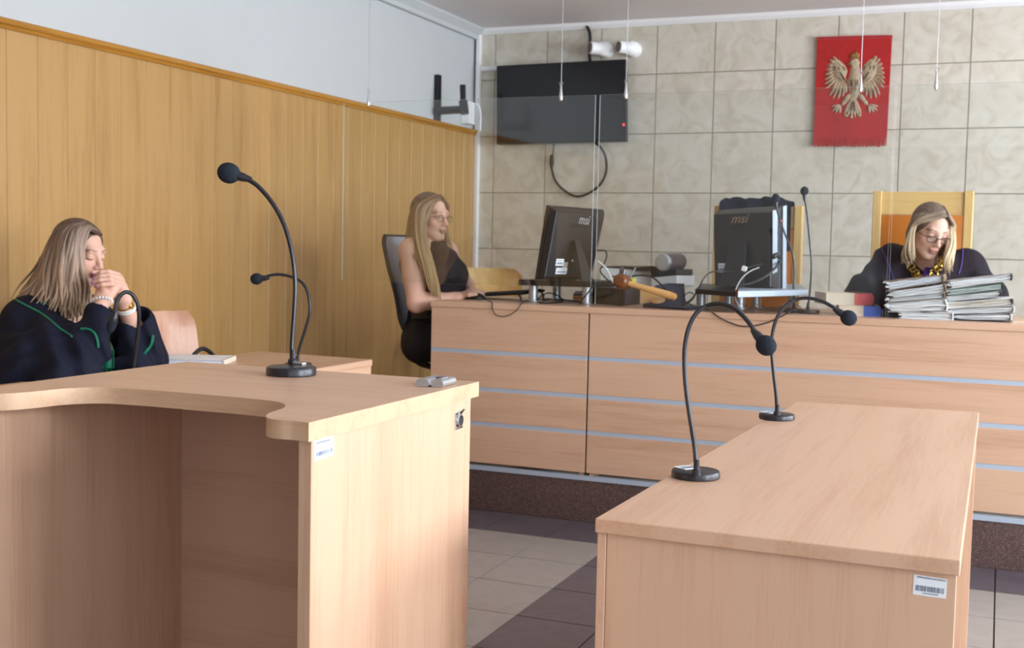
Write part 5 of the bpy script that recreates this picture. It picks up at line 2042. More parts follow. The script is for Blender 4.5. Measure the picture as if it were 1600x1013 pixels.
class Head:
    """local axes: x to the person's right, y forward, z up; origin between the ears at eye height"""

    def __init__(self, c, f, up=(0, 0, 1), s=1.0):
        self.c, self.s = V(c), s
        self.R = frame_of(f, up)

    def w(self, x, y, z):
        return self.c + self.R @ (V(x, y, z) * self.s)

    def build(self, F, mouth_open=0.0):
        s = self.s
        R = np.array(self.R)

        def ell(c, r, k=.02, sub=False):
            F.ell(self.w(*c), [q * s for q in r], R, k * s, sub)

        def cap(a, b, ra, rb=None, k=.02, sub=False):
            F.cap(self.w(*a), self.w(*b), ra * s, (ra if rb is None else rb) * s, k * s, sub)
        ell((0, -.014, .032), (.070, .088, .080))
        ell((0, .028, -.03), (.056, .058, .078), .03)
        ell((0, .058, -.093), (.021, .019, .016), .022)
        for q in (-1, 1):
            cap((q * .047, .005, -.055), (q * .014, .058, -.094), .015, .015, .025)
            ell((q * .038, .050, -.024), (.020, .019, .018), .02)
            ell((q * .073, -.008, -.008), (.008, .018, .030), .006)
        cap((-.034, .072, .024), (.034, .072, .024), .011, .011, .02)
        for q in (-1, 1):
            ell((q * .031, .092, .002), (.017, .013, .011), .014, True)
            ell((q * .031, .071, .001), (.0135, .0135, .0115), .005)
        cap((0, .080, .016), (0, .103, -.029), .0065, .0105, .012)
        for q in (-1, 1):
            ell((q * .0105, .092, -.034), (.008, .010, .0075), .006)
        ell((0, .084, -.052), (.020, .010, .012), .012)
        ell((0, .0905, -.0575), (.021, .0085, .0052), .005)
        ell((0, .0885, -.0685), (.018, .0085, .0062), .005)
        cap((-.017, .0985, -.0628), (.017, .0985, -.0628),   .0013 + mouth_open, .0013 + mouth_open, .003, True)

    def local(self, P):
        d = P - np.array(self.c)
        return d @ np.array(self.R) / self.s

    def colors(self, P, skin, lip, brow, closed=True, flush=.25):
        """skin colour with lips, brows, lashes and cheeks in their own places"""
        L = self.local(P)
        x, y, z = np.abs(L[:, 0]), L[:, 1], L[:, 2]
        C = np.tile(np.array(skin, dtype=float), (len(P), 1))
        front = (y > .04)

        def blend(mask, col, amt=1.0):
            a = np.clip(mask, 0, 1)[:, None] * amt
            C[:, :] = C * (1 - a) + np.array(col)[None] * a

        def spot(cx, cz, rx, rz, soft=.35):
            d = np.sqrt(((x - cx) / rx) ** 2 + ((z - cz) / rz) ** 2)
            return np.clip((1 + soft - d) / (2 * soft), 0, 1) * front
        blend(spot(.036, -.03, .024, .022, .9), np.array(skin) * np.array([1.02, .78, .76]), flush * 1.6)
        blend(spot(0, -.03, .014, .014, .8), np.array(skin) * np.array([1.0, .78, .76]), flush)
        blend(spot(0, -.063, .022, .0115, .3), lip, .7)
        blend(spot(0, -.063, .018, .0016, .4), np.array(lip) * .45, .55)  # shade of the mouth crease, painted into the lip colour
        bz = .026 + .004 * np.clip((x - .02) / .02, -1, 1) - .012 * np.clip((x - .036) / .016, 0, 1) ** 2
        blend(np.clip((.0048 - np.abs(z - bz)) / .003, 0, 1) * (x > .013) * (x < .052) * front, brow, .75)
        lz = -.004 - .0035 * (1 - ((x - .031) / .016) ** 2) if closed else .0065 - .35 * ((x - .031)) ** 2 / .016
        blend(np.clip((.0026 - np.abs(z - lz)) / .0018, 0, 1) * (np.abs(x - .031) < .016) * front, (.03, .018, .015), .8)
        blend(spot(.031, .006, .017, .009, .6), np.array(skin) * np.array([.78, .62, .62]), .35)
        if not closed:
            blend(spot(.031, .0015, .0125, .0045, .15), (.62, .58, .56), .9)
            blend(spot(.031, .002, .0052, .0046, .15), (.06, .09, .11), .95)
        return np.concatenate([C, np.ones((len(P), 1))], 1)


def hand(F, wrist, knuckle, back, curl, r=.0088, spread=1.0, finger=.075, thumb=None, k=.006):
    """palm from the wrist to the knuckles; back: direction out of the back of the hand;
    curl: per finger (middle point, tip point) in world coordinates, or (a, b) bend angles"""
    w, kn = V(wrist), V(knuckle)
    f = (kn - w).normalized()
    b = V(back); b = (b - f * b.dot(f)).normalized()
    s = f.cross(b)
    palm = (kn - w).length
    for i, o in enumerate((-1.5, -.5, .5, 1.5)):
        F.cap(w + s * o * .011, kn + s * o * .0185 * spread - f * (.002 * abs(o)), .014, .0105, .012, flat=(b, .85))
    F.cap(w + s * -.006, w + s * .006, .022, .022, .02, flat=(b, .78))
    lens = (.9, 1.02, .97, .78)
    for i, o in enumerate((-1.5, -.5, .5, 1.5)):
        k0 = kn + s * o * .0185 * spread - f * (.002 * abs(o))
        a1, a2 = curl[i] if isinstance(curl[0], (tuple, list)) else curl
        L = finger * lens[i]
        d1 = f * math.cos(a1) - b * math.sin(a1)
        d2 = f * math.cos(a1 + a2) - b * math.sin(a1 + a2)
        d3 = f * math.cos(a1 + a2 * 1.8) - b * math.sin(a1 + a2 * 1.8)
        p1 = k0 + d1 * L * .48; p2 = p1 + d2 * L * .30; p3 = p2 + d3 * L * .22
        F.cap(k0, p1, r * 1.08, r * .98, k)
        F.cap(p1, p2, r * .98, r * .9, .003)
        F.cap(p2, p3, r * .9, r * .78, .003)
    if thumb is not None:
        t0 = w + f * palm * .25 + s * thumb[0] * .020
        t1, t2 = V(thumb[1]), V(thumb[2])
        F.cap(t0, t1, .0135, .0105, .012)
        F.cap(t1, t2, .0105, .0085, .004)


def hair_mesh(name, parent, Hd, guides, n, cols, r0=.008, seed=1, jit=.010, cap_ell=None, cut=None, tip=.35, wave=.0, capcol=0):
    """scalp cap plus many tapering locks that follow the guide curves"""
    rr = random.Random(seed)
    F = Field(Hd.c - V(.17, .17, .20), Hd.c + V(.17, .17, .17), .0045)
    R = np.array(Hd.R)
    for c, r in cap_ell:
        F.ell(Hd.w(*c), [q * Hd.s for q in r], R, .02)
    for c, r in cut:
        F.ell(Hd.w(*c), [q * Hd.s for q in r], R, .008, True)
    P, Q = F.mesh()
    m = MB()
    col = []
    base = np.array(ROOTLOC[parent.name])
    m.add([tuple(p) for p in P], [list(q) for q in Q], 0, True)
    cc = np.tile(np.array(list(cols[capcol]) + [1.0]), (len(P), 1))
    L = Hd.local(P)
    st = .5 + .5 * np.sin(L[:, 0] * 420 + L[:, 2] * 60 + 3 * np.sin(L[:, 1] * 70))
    cc[:, :3] *= (.82 + .3 * st)[:, None]
    col.append(cc)
    G = [[V(p) for p in g] if g else None for g in guides]
    seg = [j for j in range(len(G) - 1) if G[j] and G[j + 1]]
    for i in range(n):
        t = (i + rr.random()) / n * len(seg)
        u = t - min(int(t), len(seg) - 1)
        j = seg[min(int(t), len(seg) - 1)]
        u = u * u * (3 - 2 * u) * .5 + u * .5
        npt = len(G[0])
        off = V(rr.gauss(0, 1), rr.gauss(0, 1), rr.gauss(0, .7))
        ph = rr.random() * 6.28
        pts = []
        for q in range(npt):
            g = q / (npt - 1)
            p = lerp(G[j][q], G[j + 1][q], u)
            p += off * jit * (.35 + .9 * g) * (0.3 if q == 0 else 1)
            if wave:
                p += V(math.sin(ph + g * 9), math.cos(ph + g * 8), 0) * wave * g
            pts.append(p)
        e = pts[-1] - pts[-2]
        pts[-1] = pts[-1] + e * rr.uniform(-.35, .12)
        sp = spline(pts, 4)
        N = len(sp)
        rad = r0 * rr.uniform(.6, 1.25)
        rs = [rad * (.75 + .35 * math.sin(math.pi * min(1, k / (N - 1) * 1.1))) * (1 if k < N * .7 else 1 - (1 - tip) * (k - N * .7) / (N * .3)) for k in range(N)]
        v0 = len(m.v)
        m.tube(sp, rs, 6, flat=.6)
        sh = rr.uniform(.72, 1.28)
        c0, c1, c2 = (np.array(c) for c in cols)
        cl = []
        for k in range(N):
            g = k / (N - 1)
            cbase = c0 * (1 - g / .45) + c1 * (g / .45) if g < .45 else c1 * (1 - (g - .45) / .55) + c2 * ((g - .45) / .55)
            cl += [list(cbase * sh) + [1.0]] * 6
        col.append(np.array(cl))
    return m.build(name, 'hair', parent, colors=np.concatenate(col), sharp=0)


def trim_tube(name, F, pts, r, mat, parent, drop_dir, off=.002, n=6, seg=8, flat=1.0):
    P_ = F.drop(spline(pts, seg), drop_dir, off)
    m = MB()
    m.tube(P_, r, n, flat=flat)
    return m.build(name, mat, parent)


def spectacles(Hd, mat, parent, rim=.0011, w=.0225, h=.017, zc=.0, label=None):
    m = MB()
    for q in (-1, 1):
        m.tube([Hd.w(q * .033 + w * math.cos(a) * (1 - .06 * math.sin(a)), .095 - .25 * abs(w * math.cos(a) * q + .0) ** 1.5, zc + h * math.sin(a)) for a in [2 * math.pi * k / 20 for k in range(20)]], rim, 6, closed=True)
        m.tube(spline([Hd.w(q * (.033 + w), .091, zc + .006), Hd.w(q * .070, .075, zc + .008), Hd.w(q * .077, .02, zc + .006), Hd.w(q * .076, -.01, zc + .0)], 4), rim, 6)
    m.tube(spline([Hd.w(-.0105, .0955, zc + .004), Hd.w(0, .100, zc + .007), Hd.w(.0105, .0955, zc + .004)], 4), rim, 6)
    o = m.build('spectacles', mat, parent)
    if label:
        o['label'] = label
    ln = MB()
    for q in (-1, 1):
        ring = [Hd.w(q * .033 + w * .96 * math.cos(a), .0945, zc + h * .96 * math.sin(a)) for a in [2 * math.pi * k / 20 for k in range(20)]]
        ln.prism(ring, Hd.R @ V(0, .0006, 0))
    ln.build('lenses', 'pane', o, recalc=True)
    return o


SKIN = srgb(222, 178, 158)[:3]


# ------------------------------------------------------------------ the robed woman at the left table
TC = V(.38, -.92, 0).normalized()          # towards the photographer
RT = V(.923, .384, 0).normalized()         # to the right of the picture
root = thing('person', 'woman in a dark robe with green piping, hands clasped before her mouth', 'person', (-2.98, 3.16, 0))
HL = Head((-2.9796, 3.2311, 1.1636), RT * .92 + TC * .36 + V(0, 0, -.22), (0, 0, 1), .95)
dn_, df_ = 3.90, 4.16
wrN, wrF = V((-2.7451, 3.0787, 1.0138)), V((-2.7719, 3.2083, 1.0083))
elN, elF = V((-2.7267, 2.9635, 0.8158)), V((-2.8079, 3.3621, 0.7915))
shN, shF = V((-2.9992, 3.0222, 0.9377)), V((-3.0889, 3.3646, 0.9352))
F = Field((-3.42, 2.78, .50), (-2.55, 3.72, 1.46), .0038)
HL.build(F)
nb_ = V((-3.0074, 3.1830, 0.9582))
F.cap(HL.w(0, -.025, -.05), nb_, .050, .056, .03)
hip = V(-3.02, 3.10, .52)
F.cap(nb_ + V(0, 0, -.10), hip, .105, .125, .08, flat=(V(1, 0, 0), .85))
F.cap(shN, shF, .058, .058, .05)
F.ell(lerp(shN, shF, .5) + V(.03, 0, -.11), (.10, .15, .12), None, .05)
for sh, el, wr in ((shN, elN, wrN), (shF, elF, wrF)):
    F.cap(sh, el, .046, .040, .03)
    F.cap(el, lerp(el, wr, .45), .040, .036, .02)
    F.cap(lerp(el, wr, .4), wr, .036, .024, .02)
# clasped hands: the far hand's fingers lie over the near hand
knN = V((-2.7634, 3.1515, 1.0754))
knF = V((-2.7852, 3.2078, 1.0780))
cam_dir = -TC
fN = (knN - wrN).normalized()
for i, o in enumerate((-1.5, -.5, .5, 1.5)):
    s_ = V(0, 0, 1)
    # palms
    F.cap(wrN + RT * o * .010, V((-2.7588, 3.1308, 1.0630)) + RT * o * .013 + V(0, 0, -.006 * o), .0165, .014, .012)
    F.cap(wrF + RT * o * .009, V((-2.7864, 3.2060, 1.0605)) + RT * o * .011 + V(0, 0, -.006 * o), .0155, .0135, .012)
fing_pts = [[(-2.7690, 3.1830, 1.0920), (-2.7701, 3.1345, 1.1034), (-2.7848, 3.1174, 1.1011), (-2.8038, 3.1143, 1.0921)],
            [(-2.7604, 3.1856, 1.0792), (-2.7516, 3.1197, 1.0924), (-2.7666, 3.0970, 1.0891), (-2.7913, 3.0914, 1.0789)],
            [(-2.7577, 3.1856, 1.0640), (-2.7386, 3.1079, 1.0802), (-2.7574, 3.0836, 1.0769), (-2.7841, 3.0774, 1.0688)],
            [(-2.7591, 3.1840, 1.0488), (-2.7255, 3.0961, 1.0659), (-2.7403, 3.0734, 1.0628), (-2.7631, 3.0690, 1.0569)]]
for pts in fing_pts:
    p = [V(q) for q in pts]
    F.cap(p[0], p[1], .0098, .0092, .004)
    F.cap(p[1], p[2], .0092, .0084, .003)
    F.cap(p[2], p[3], .0084, .0072, .003)
near_f = [[(-2.7621, 3.1470, 1.0798), (-2.7834, 3.2090, 1.0846), (-2.7932, 3.2362, 1.0662)], [(-2.7541, 3.1440, 1.0672), (-2.7767, 3.2107, 1.0695), (-2.7884, 3.2370, 1.0509)],
          [(-2.7500, 3.1393, 1.0545), (-2.7760, 3.2099, 1.0542), (-2.7898, 3.2354, 1.0355)], [(-2.7500, 3.1330, 1.0418), (-2.7745, 3.1986, 1.0392), (-2.7884, 3.2242, 1.0226)]]
for pts in near_f:
    p = [V(q) for q in pts]
    F.cap(p[0], p[1], .0095, .009, .004)
    F.cap(p[1], p[2], .0088, .0076, .003)
p = [V((-2.7403, 3.0824, 1.0371)), V((-2.7802, 3.1000, 1.0588)), V((-2.8176, 3.1296, 1.0828))]
F.cap(p[0], p[1], .0125, .0105, .008); F.cap(p[1], p[2], .0105, .0085, .003)
p = [V((-2.8035, 3.2193, 1.0420)), V((-2.8405, 3.2173, 1.0762)), V((-2.8586, 3.2001, 1.0914))]
F.cap(p[0], p[1], .0125, .0105, .008); F.cap(p[1], p[2], .0105, .0085, .003)
P_, Q_ = F.mesh()
C_ = HL.colors(P_, SKIN, srgb(176, 106, 102)[:3], srgb(112, 84, 70)[:3], True)
for pts in fing_pts:
    tip = np.array(pts[-1]); prev = np.array(pts[-2])
    ax = (tip - prev) / np.linalg.norm(tip - prev)
    d = P_ - tip
    al = d @ ax
    lat = np.linalg.norm(d - al[:, None] * ax, axis=1)
    out = d @ np.array(TC + V(0, 0, .6))
    mk = (al > -.006) & (al < .012) & (lat < .011) & (out > -.001)
    C_[mk, :3] = srgb(196, 132, 178)[:3]
np_mesh('body', P_, Q_, 'skin', root, C_)

# the robe
G = Field((-3.45, 2.62, .46), (-2.50, 3.86, 1.22), .0065)
ch = lerp(shN, shF, .5)
G.cap(nb_ + V(-.03, -.02, -.10), V(-3.02, 3.10, .50), .125, .165, .08)
G.cap(shN + V(0, 0, -.002), shF + V(0, 0, -.002), .073, .073, .06)
G.ell(ch + V(.035, 0, -.12), (.135, .19, .15), None, .06)
G.cap(shN, elN + V(-.01, 0, .0), .074, .074, .05)
G.cap(shF, elF + V(-.01, 0, .0), .070, .085, .05)
G.cap(V((-3.0028, 3.0169, 0.8840)), V((-2.9333, 2.9264, 0.7356)), .08, .14, .07)
G.cap(V((-2.8432, 2.9376, 0.8238)), V((-2.7442, 2.8974, 0.7507)), .10, .10, .07)
cuffN, cuffF = V((-2.7283, 3.0388, 0.9653)), V((-2.7747, 3.3090, 0.9171))
G.cap(elN + V(0, 0, -.02), cuffN, .070, .047, .03)
G.cap(elF + V(0, 0, .0), V((-2.7805, 3.2961, 0.9220)), .078, .062, .03)
G.cap(V((-2.7657, 3.2718, 0.8011)), V((-2.7259, 3.1989, 0.7654)), .07, .07, .05)
G.cap(V((-2.7971, 3.2436, 0.8908)), V((-2.7174, 3.1793, 0.7458)), .03, .045, .04)
# folds
G.ripple(G.lo, G.lo + G.n * G.h, lambda X, Y, Z: .0095 * np.sin((X * 38 + Y * 52) + 2.2 * np.sin(Z * 13 + X * 9)) * np.clip((1.02 - Z) / .15, .15, 1)
         + .006 * np.sin(Z * 46 + Y * 70 - X * 30 + 2 * np.sin(X * 21)) * np.clip((1.0 - Z) / .2, 0, 1))
# openings: neck, front V and the two bell sleeves
G.cap(nb_ + V(.02, 0, .16), nb_ + V(.03, 0, -.02), .085, .052, .01, True)
G.cap(nb_ + V(.06, -.03, .03), V((-2.8686, 3.1306, 0.9378)) + V(.08, -.04, -.03), .055, .03, .012, True)
for el, cf, wr, rr_ in ((elN, cuffN, wrN, .037), (elF, V((-2.7805, 3.2961, 0.9220)), wrF, .048)):
    ax = (wr - el).normalized()
    G.cap(lerp(el, cf, .55), cf + ax * .12, rr_ * .8, rr_ * 1.25, .006, True)
    # flat end of the sleeve
    G.cap(cf + ax * .085, cf + ax * .2, .068, .12, .008, True)
P_, Q_ = G.mesh()
np_mesh('robe', P_, Q_, 'robe_navy', root)


def piping(name, pts, mat, r, G, off=.0015, flat=1.0):
    return trim_tube(name, G, pts, r, mat, root, (-.69, .72, 0), off, 6, 8, flat)


piping('shoulder_piping', [(-2.9802, 2.9374, 1.0058), (-2.9408, 2.9417, 0.9904), (-2.8898, 2.9505, 0.9690), (-2.8465, 2.9559, 0.9455), (-2.8166, 2.9665, 0.9212), (-2.7830, 2.9790, 0.9012)], 'green_silk', .0036, G)
piping('sleeve_piping', [(-2.6920, 2.9206, 0.9235), (-2.6551, 2.9142, 0.9235), (-2.6288, 2.9135, 0.9127), (-2.6256, 2.9240, 0.8899), (-2.6207, 2.9242, 0.8637)], 'green_silk', .0045, G)
piping('sleeve_piping', [(-2.7199, 3.2966, 0.8823), (-2.7229, 3.2936, 0.8577), (-2.7323, 3.2883, 0.8375), (-2.7348, 3.2647, 0.8257)], 'green_silk', .0055, G)
piping('collar_piping', [(-2.9255, 2.9818, 1.0063), (-2.8957, 2.9931, 0.9922), (-2.8851, 3.0190, 0.9895)], 'green_silk', .003, G)
m = MB()
j0 = G.drop(spline([(-2.7657, 3.1474, 0.8807), (-2.7581, 3.1263, 0.8458), (-2.7532, 3.1144, 0.8038), (-2.7459, 3.1029, 0.7514)], 6), (-.69, .72, 0), .004)
rows = []
for k, p in enumerate(j0):
    wdt = .014 + .012 * k / len(j0)
    rows.append([p + RT * (wdt * s) + TC * (.022 + .006 * math.cos(s * 7)) for s in (-1, -.6, -.2, .2, .6, 1)])
m.grid(rows, 0, TC * -.004)
m.build('jabot', 'green_silk', root)
# bracelets and watch
m = MB()
fa = (wrN - elN).normalized()
u_ = fa.cross(TC).normalized(); w_ = fa.cross(u_)
bc_ = lerp(elN, wrN, .96)
for k in range(20):
    a = 2 * math.pi * k / 20
    m.ell(bc_ + (u_ * math.cos(a) + w_ * math.sin(a)) * .031 + fa * (.010 * math.cos(a)), (.0052, .0052, .0052), None, 8, 6)
m.build('pearl_bracelet', 'pearl', root)
fa = (wrF - elF).normalized()
u_ = fa.cross(TC).normalized(); w_ = fa.cross(u_)
bc_ = lerp(elF, wrF, .86)
m = MB()
for dd_ in (-.006, .004):
    m.tube([bc_ + (u_ * math.cos(a) + w_ * math.sin(a)) * .029 + fa * dd_ for a in [2 * math.pi * k / 22 for k in range(22)]], .0048, 6, closed=True)
m.build('bracelet', 'pearl', root)
m = MB()
wv_ = (RT * .9 + TC * .3).normalized()
m.lathe([(.0125, 0), (.0125, .006), (.010, .008), (.001, .008)], bc_ + fa * .010 + wv_ * .024, wv_, 20)
m.tube([bc_ + fa * .010 + (u_ * math.cos(a) + w_ * math.sin(a)) * .027 for a in [2 * math.pi * k / 22 for k in range(22)]], .0035, 6, closed=True)
m.build('wristwatch', 'gold', root)
# hair
hc = [srgb(96, 76, 66)[:3], srgb(148, 127, 112)[:3], srgb(164, 138, 112)[:3]]
guides = [
    [HL.w(-.005, .075, .085), (-2.8887, 3.1662, 1.2461), (-2.8921, 3.1393, 1.1935), (-2.8877, 3.1251, 1.1220), (-2.8855, 3.1314, 1.0460), (-2.8818, 3.1270, 0.9636)],
    [HL.w(-.0, .06, .10), (-2.8780, 3.1274, 1.2476), (-2.8857, 3.1085, 1.1804), (-2.8789, 3.0947, 1.1010), (-2.8721, 3.0929, 1.0366), (-2.8793, 3.0942, 0.9457)],
    [HL.w(.0, .03, .113), (-2.8946, 3.1094, 1.2448), (-2.8928, 3.0835, 1.1758), (-2.8881, 3.0692, 1.1010), (-2.8828, 3.0660, 1.0263), (-2.8924, 3.0669, 0.9443)],
    [HL.w(.0, .0, .116), (-2.9237, 3.1079, 1.2401), (-2.9200, 3.0830, 1.1753), (-2.9078, 3.0610, 1.1006), (-2.8898, 3.0414, 1.0268), (-2.8989, 3.0333, 0.9670)],
    [HL.w(.0, -.03, .112), (-2.9748, 3.1295, 1.2311), (-2.9791, 3.1011, 1.1633), (-2.9638, 3.0702, 1.0989), (-2.9410, 3.0317, 1.0360), (-2.9359, 2.9978, 0.9884)],
    [HL.w(.0, -.05, .105), (-3.0309, 3.1703, 1.2177), (-3.0396, 3.1402, 1.1511), (-3.0384, 3.1151, 1.0963), (-3.0228, 3.0526, 1.0435), (-3.0261, 3.0049, 1.0017)],
    [HL.w(.0, -.07, .09), (-3.0809, 3.2134, 1.1996), (-3.1053, 3.1990, 1.1406), (-3.1105, 3.1710, 1.0824), (-3.1035, 3.1049, 1.0285), (-3.1143, 3.0524, 0.9640)],
    [HL.w(.0, -.07, .08), (-3.1212, 3.2615, 1.1948), (-3.1543, 3.2648, 1.1302), (-3.1685, 3.2544, 1.0680), (-3.1763, 3.2254, 1.0112), (-3.1575, 3.1642, 0.9575)],
    [HL.w(-.03, -.05, .09), (-3.1219, 3.3059, 1.2136), (-3.1535, 3.3199, 1.1369), (-3.1620, 3.3221, 1.0670), (-3.1503, 3.3219, 0.9976), (-3.1098, 3.2913, 0.9424)],
    [HL.w(-.05, .03, .08), (-3.0328, 3.3208, 1.2084), (-3.0433, 3.3223, 1.1395), (-3.0288, 3.3125, 1.0711), (-3.0033, 3.2970, 1.0105), (-2.9677, 3.2639, 0.9495)],
]
hair_mesh('hair', root, HL, guides, 300, hc, .0082, 4, .0095,
          [((0, -.022, .036), (.082, .098, .088)), ((0, -.05, -.04), (.075, .065, .09))],
          [((0, .082, -.002), (.063, .06, .090)), ((0, .06, -.09), (.075, .075, .06))], .3, .008)

# ------------------------------------------------------------------ the clerk behind the left end of the bench
root = thing('person', 'woman with long straight hair and thin glasses in a sleeveless black top', 'person', (-2.55, 5.35, .2))
HK = Head((-2.5898, 5.1852, 1.3512), RT * .78 + TC * .60 + V(0, 0, -.06), (0, 0, 1), 1.0)
nbk = V((-2.5991, 5.2024, 1.1917))
hipk = V((-2.6146, 5.2413, 0.7688))
shA, shB = V((-2.6413, 5.0867, 1.1841)), V((-2.5871, 5.3586, 1.1830))
elA, wrA = V((-2.5614, 4.9934, 0.9363)), V((-2.4169, 5.1205, 0.9663))
elB, wrB = V((-2.5082, 5.4332, 1.0130)), V((-2.4270, 5.3345, 0.9828))
F = Field((-2.98, 4.84, .62), (-2.12, 5.78, 1.56), .0038)
HK.build(F)
F.cap(HK.w(0, -.03, -.05), nbk + V(-.005, 0, 0), .044, .050, .02)
F.cap(nbk + V(.0, 0, -.11), hipk, .098, .108, .08, flat=(V(1, 0, 0), .9))
F.cap(shA, shB, .050, .050, .05)
F.cap(nbk, shA, .045, .048, .04); F.cap(nbk, shB, .042, .042, .04)
bu = [V((-2.4499, 5.1142, 1.0684)), V((-2.5017, 5.2882, 1.0705))]
for b in bu:
    F.ell(b + V(-.035, 0, .0), (.085, .070, .075), None, .05)
F.ell(V((-2.5464, 5.2012, 1.0234)), (.115, .135, .13), None, .05)
F.cap(shA, lerp(shA, elA, .5), .058, .056, .03); F.cap(lerp(shA, elA, .5), elA, .054, .044, .02)
F.cap(elA, lerp(elA, wrA, .4), .043, .040, .02); F.cap(lerp(elA, wrA, .4), wrA, .038, .025, .02)
F.cap(shB, elB, .044, .040, .03); F.cap(elB, wrB, .040, .026, .02)
hand(F, wrA, V((-2.3608, 5.1890, 0.9924)), (0, -.2, 1), [(.25, .5)] * 4, .0092, 1.0, .072, (-1, (-2.3411, 5.1095, 0.9800), (-2.3102, 5.1226, 0.9838)))
hand(F, wrB, V((-2.3708, 5.2715, 0.9897)), (0, .1, 1), [(.25, .5)] * 4, .0088, .95, .066, (1, (-2.4023, 5.3114, 0.9716), (-2.3614, 5.2743, 0.9742)))
P_, Q_ = F.mesh()
C_ = HK.colors(P_, srgb(224, 181, 160)[:3], srgb(190, 128, 118)[:3], srgb(140, 108, 88)[:3], False)
np_mesh('body', P_, Q_, 'skin', root, C_)
# sleeveless top: the torso surface, a little larger, without shoulders and arms
G = Field((-2.98, 4.98, .62), (-2.12, 5.75, 1.36), .005)
G.cap(nbk + V(.0, 0, -.13), hipk, .106, .114, .08, flat=(V(1, 0, 0), .92))
for b in bu:
    G.ell(b + V(-.033, 0, .0), (.092, .077, .082), None, .05)
G.ell(V((-2.5467, 5.2015, 1.0297)), (.125, .145, .14), None, .06)
G.cap(V((-2.5700, 5.1930, 1.1954)), V((-2.4993, 5.1810, 1.0753)), .058, .105, .03)
G.cap(V((-2.5697, 5.1927, 1.1891)), V((-2.5375, 5.2790, 1.1490)), .050, .05, .03)
G.cap(nbk + V(0, 0, .10), nbk + V(.006, 0, .028), .09, .05, .01, True)
G.cap(shA + V(-.02, -.02, .04), lerp(shA, elA, .55) + V(-.03, -.03, 0), .086, .078, .012, True)
G.cap(V((-2.5327, 5.0433, 1.1618)), V((-2.4917, 5.0233, 0.9500)), .032, .018, .01, True)
G.cap(shB + V(.02, .05, .04), elB + V(.0, .05, 0), .075, .06, .012, True)
G.ripple(G.lo, G.lo + G.n * G.h, lambda X, Y, Z: .002 * np.sin(Z * 70 + X * 40 + 2 * np.sin(Y * 30)))
P_, Q_ = G.mesh()
o = np_mesh('top', P_, Q_, ['dress', 'sheer'], root)
# sheer upper inset
L = np.array([((-2.5072, 5.1429, 1.1933)), ((-2.5147, 5.1242, 0.9766))])
cen = np.array([tuple(P_[q].mean(0)) for q in Q_])
a_, b_, c_ = np.array((-2.5365, 5.1319, 1.2081)), np.array((-2.4289, 5.1737, 1.1703)), np.array((-2.5097, 5.1274, 0.9922))
Rt, Upv = np.array(RT), np.array((0, 0, 1.0))
pu, pv = (cen - a_) @ Rt, (cen - a_) @ Upv
bu_, bv_ = (b_ - a_) @ Rt, (b_ - a_) @ Upv
cu_, cv_ = (c_ - a_) @ Rt, (c_ - a_) @ Upv
# below the neck and above the line from the far strap down to the near waist
sideln = (pu - cu_) * (bv_ - cv_) - (pv - cv_) * (bu_ - cu_)
mk = (sideln < 0) & (((cen - np.array(nbk)) @ np.array(TC + RT * .5)) > .0)
mi = np.zeros(len(Q_), dtype=np.int32); mi[mk] = 1
o.data.polygons.foreach_set('material_index', mi)
# trousers and shoes
G = Field((-2.95, 5.0, .18), (-1.75, 5.85, 1.02), .009)
kneeA, kneeB = V(-2.13, 5.30, .785), V(-2.15, 5.52, .785)
for s, kn in ((-1, kneeA), (1, kneeB)):
    hp = V(hipk.x, hipk.y + s * .09, hipk.z - .04)
    G.cap(hp, kn, .098, .072, .05)
    G.cap(kn, V(kn.x + .02, kn.y, .27), .068, .050, .03)
G.cap(hipk + V(0, -.05, 0), hipk + V(0, .05, 0), .100, .100, .05)
G.cap(hipk + V(-.01, 0, 0), hipk + V(-.005, 0, .09), .102, .104, .04)
G.ripple(G.lo, G.lo + G.n * G.h, lambda X, Y, Z: .003 * np.sin(X * 60 + Z * 50 + 2 * np.sin(Y * 30)))
P_, Q_ = G.mesh()
np_mesh('trousers', P_, Q_, 'trousers', root)
for kn in (kneeA, kneeB):
    m = MB()
    c = V(kn.x + .07, kn.y, .235)
    m.ell(c, (.125, .044, .034), None, 20, 12)
    m.v = [(p[0], p[1], max(p[2], .2005)) for p in m.v]
    m.build('shoe', 'rubber', root)
spectacles(HK, 'thin_metal', root, .0014, .0235, .018, -.004, 'thin rose metal glasses')
hc = [srgb(122, 97, 80)[:3], srgb(160, 132, 102)[:3], srgb(192, 166, 122)[:3]]
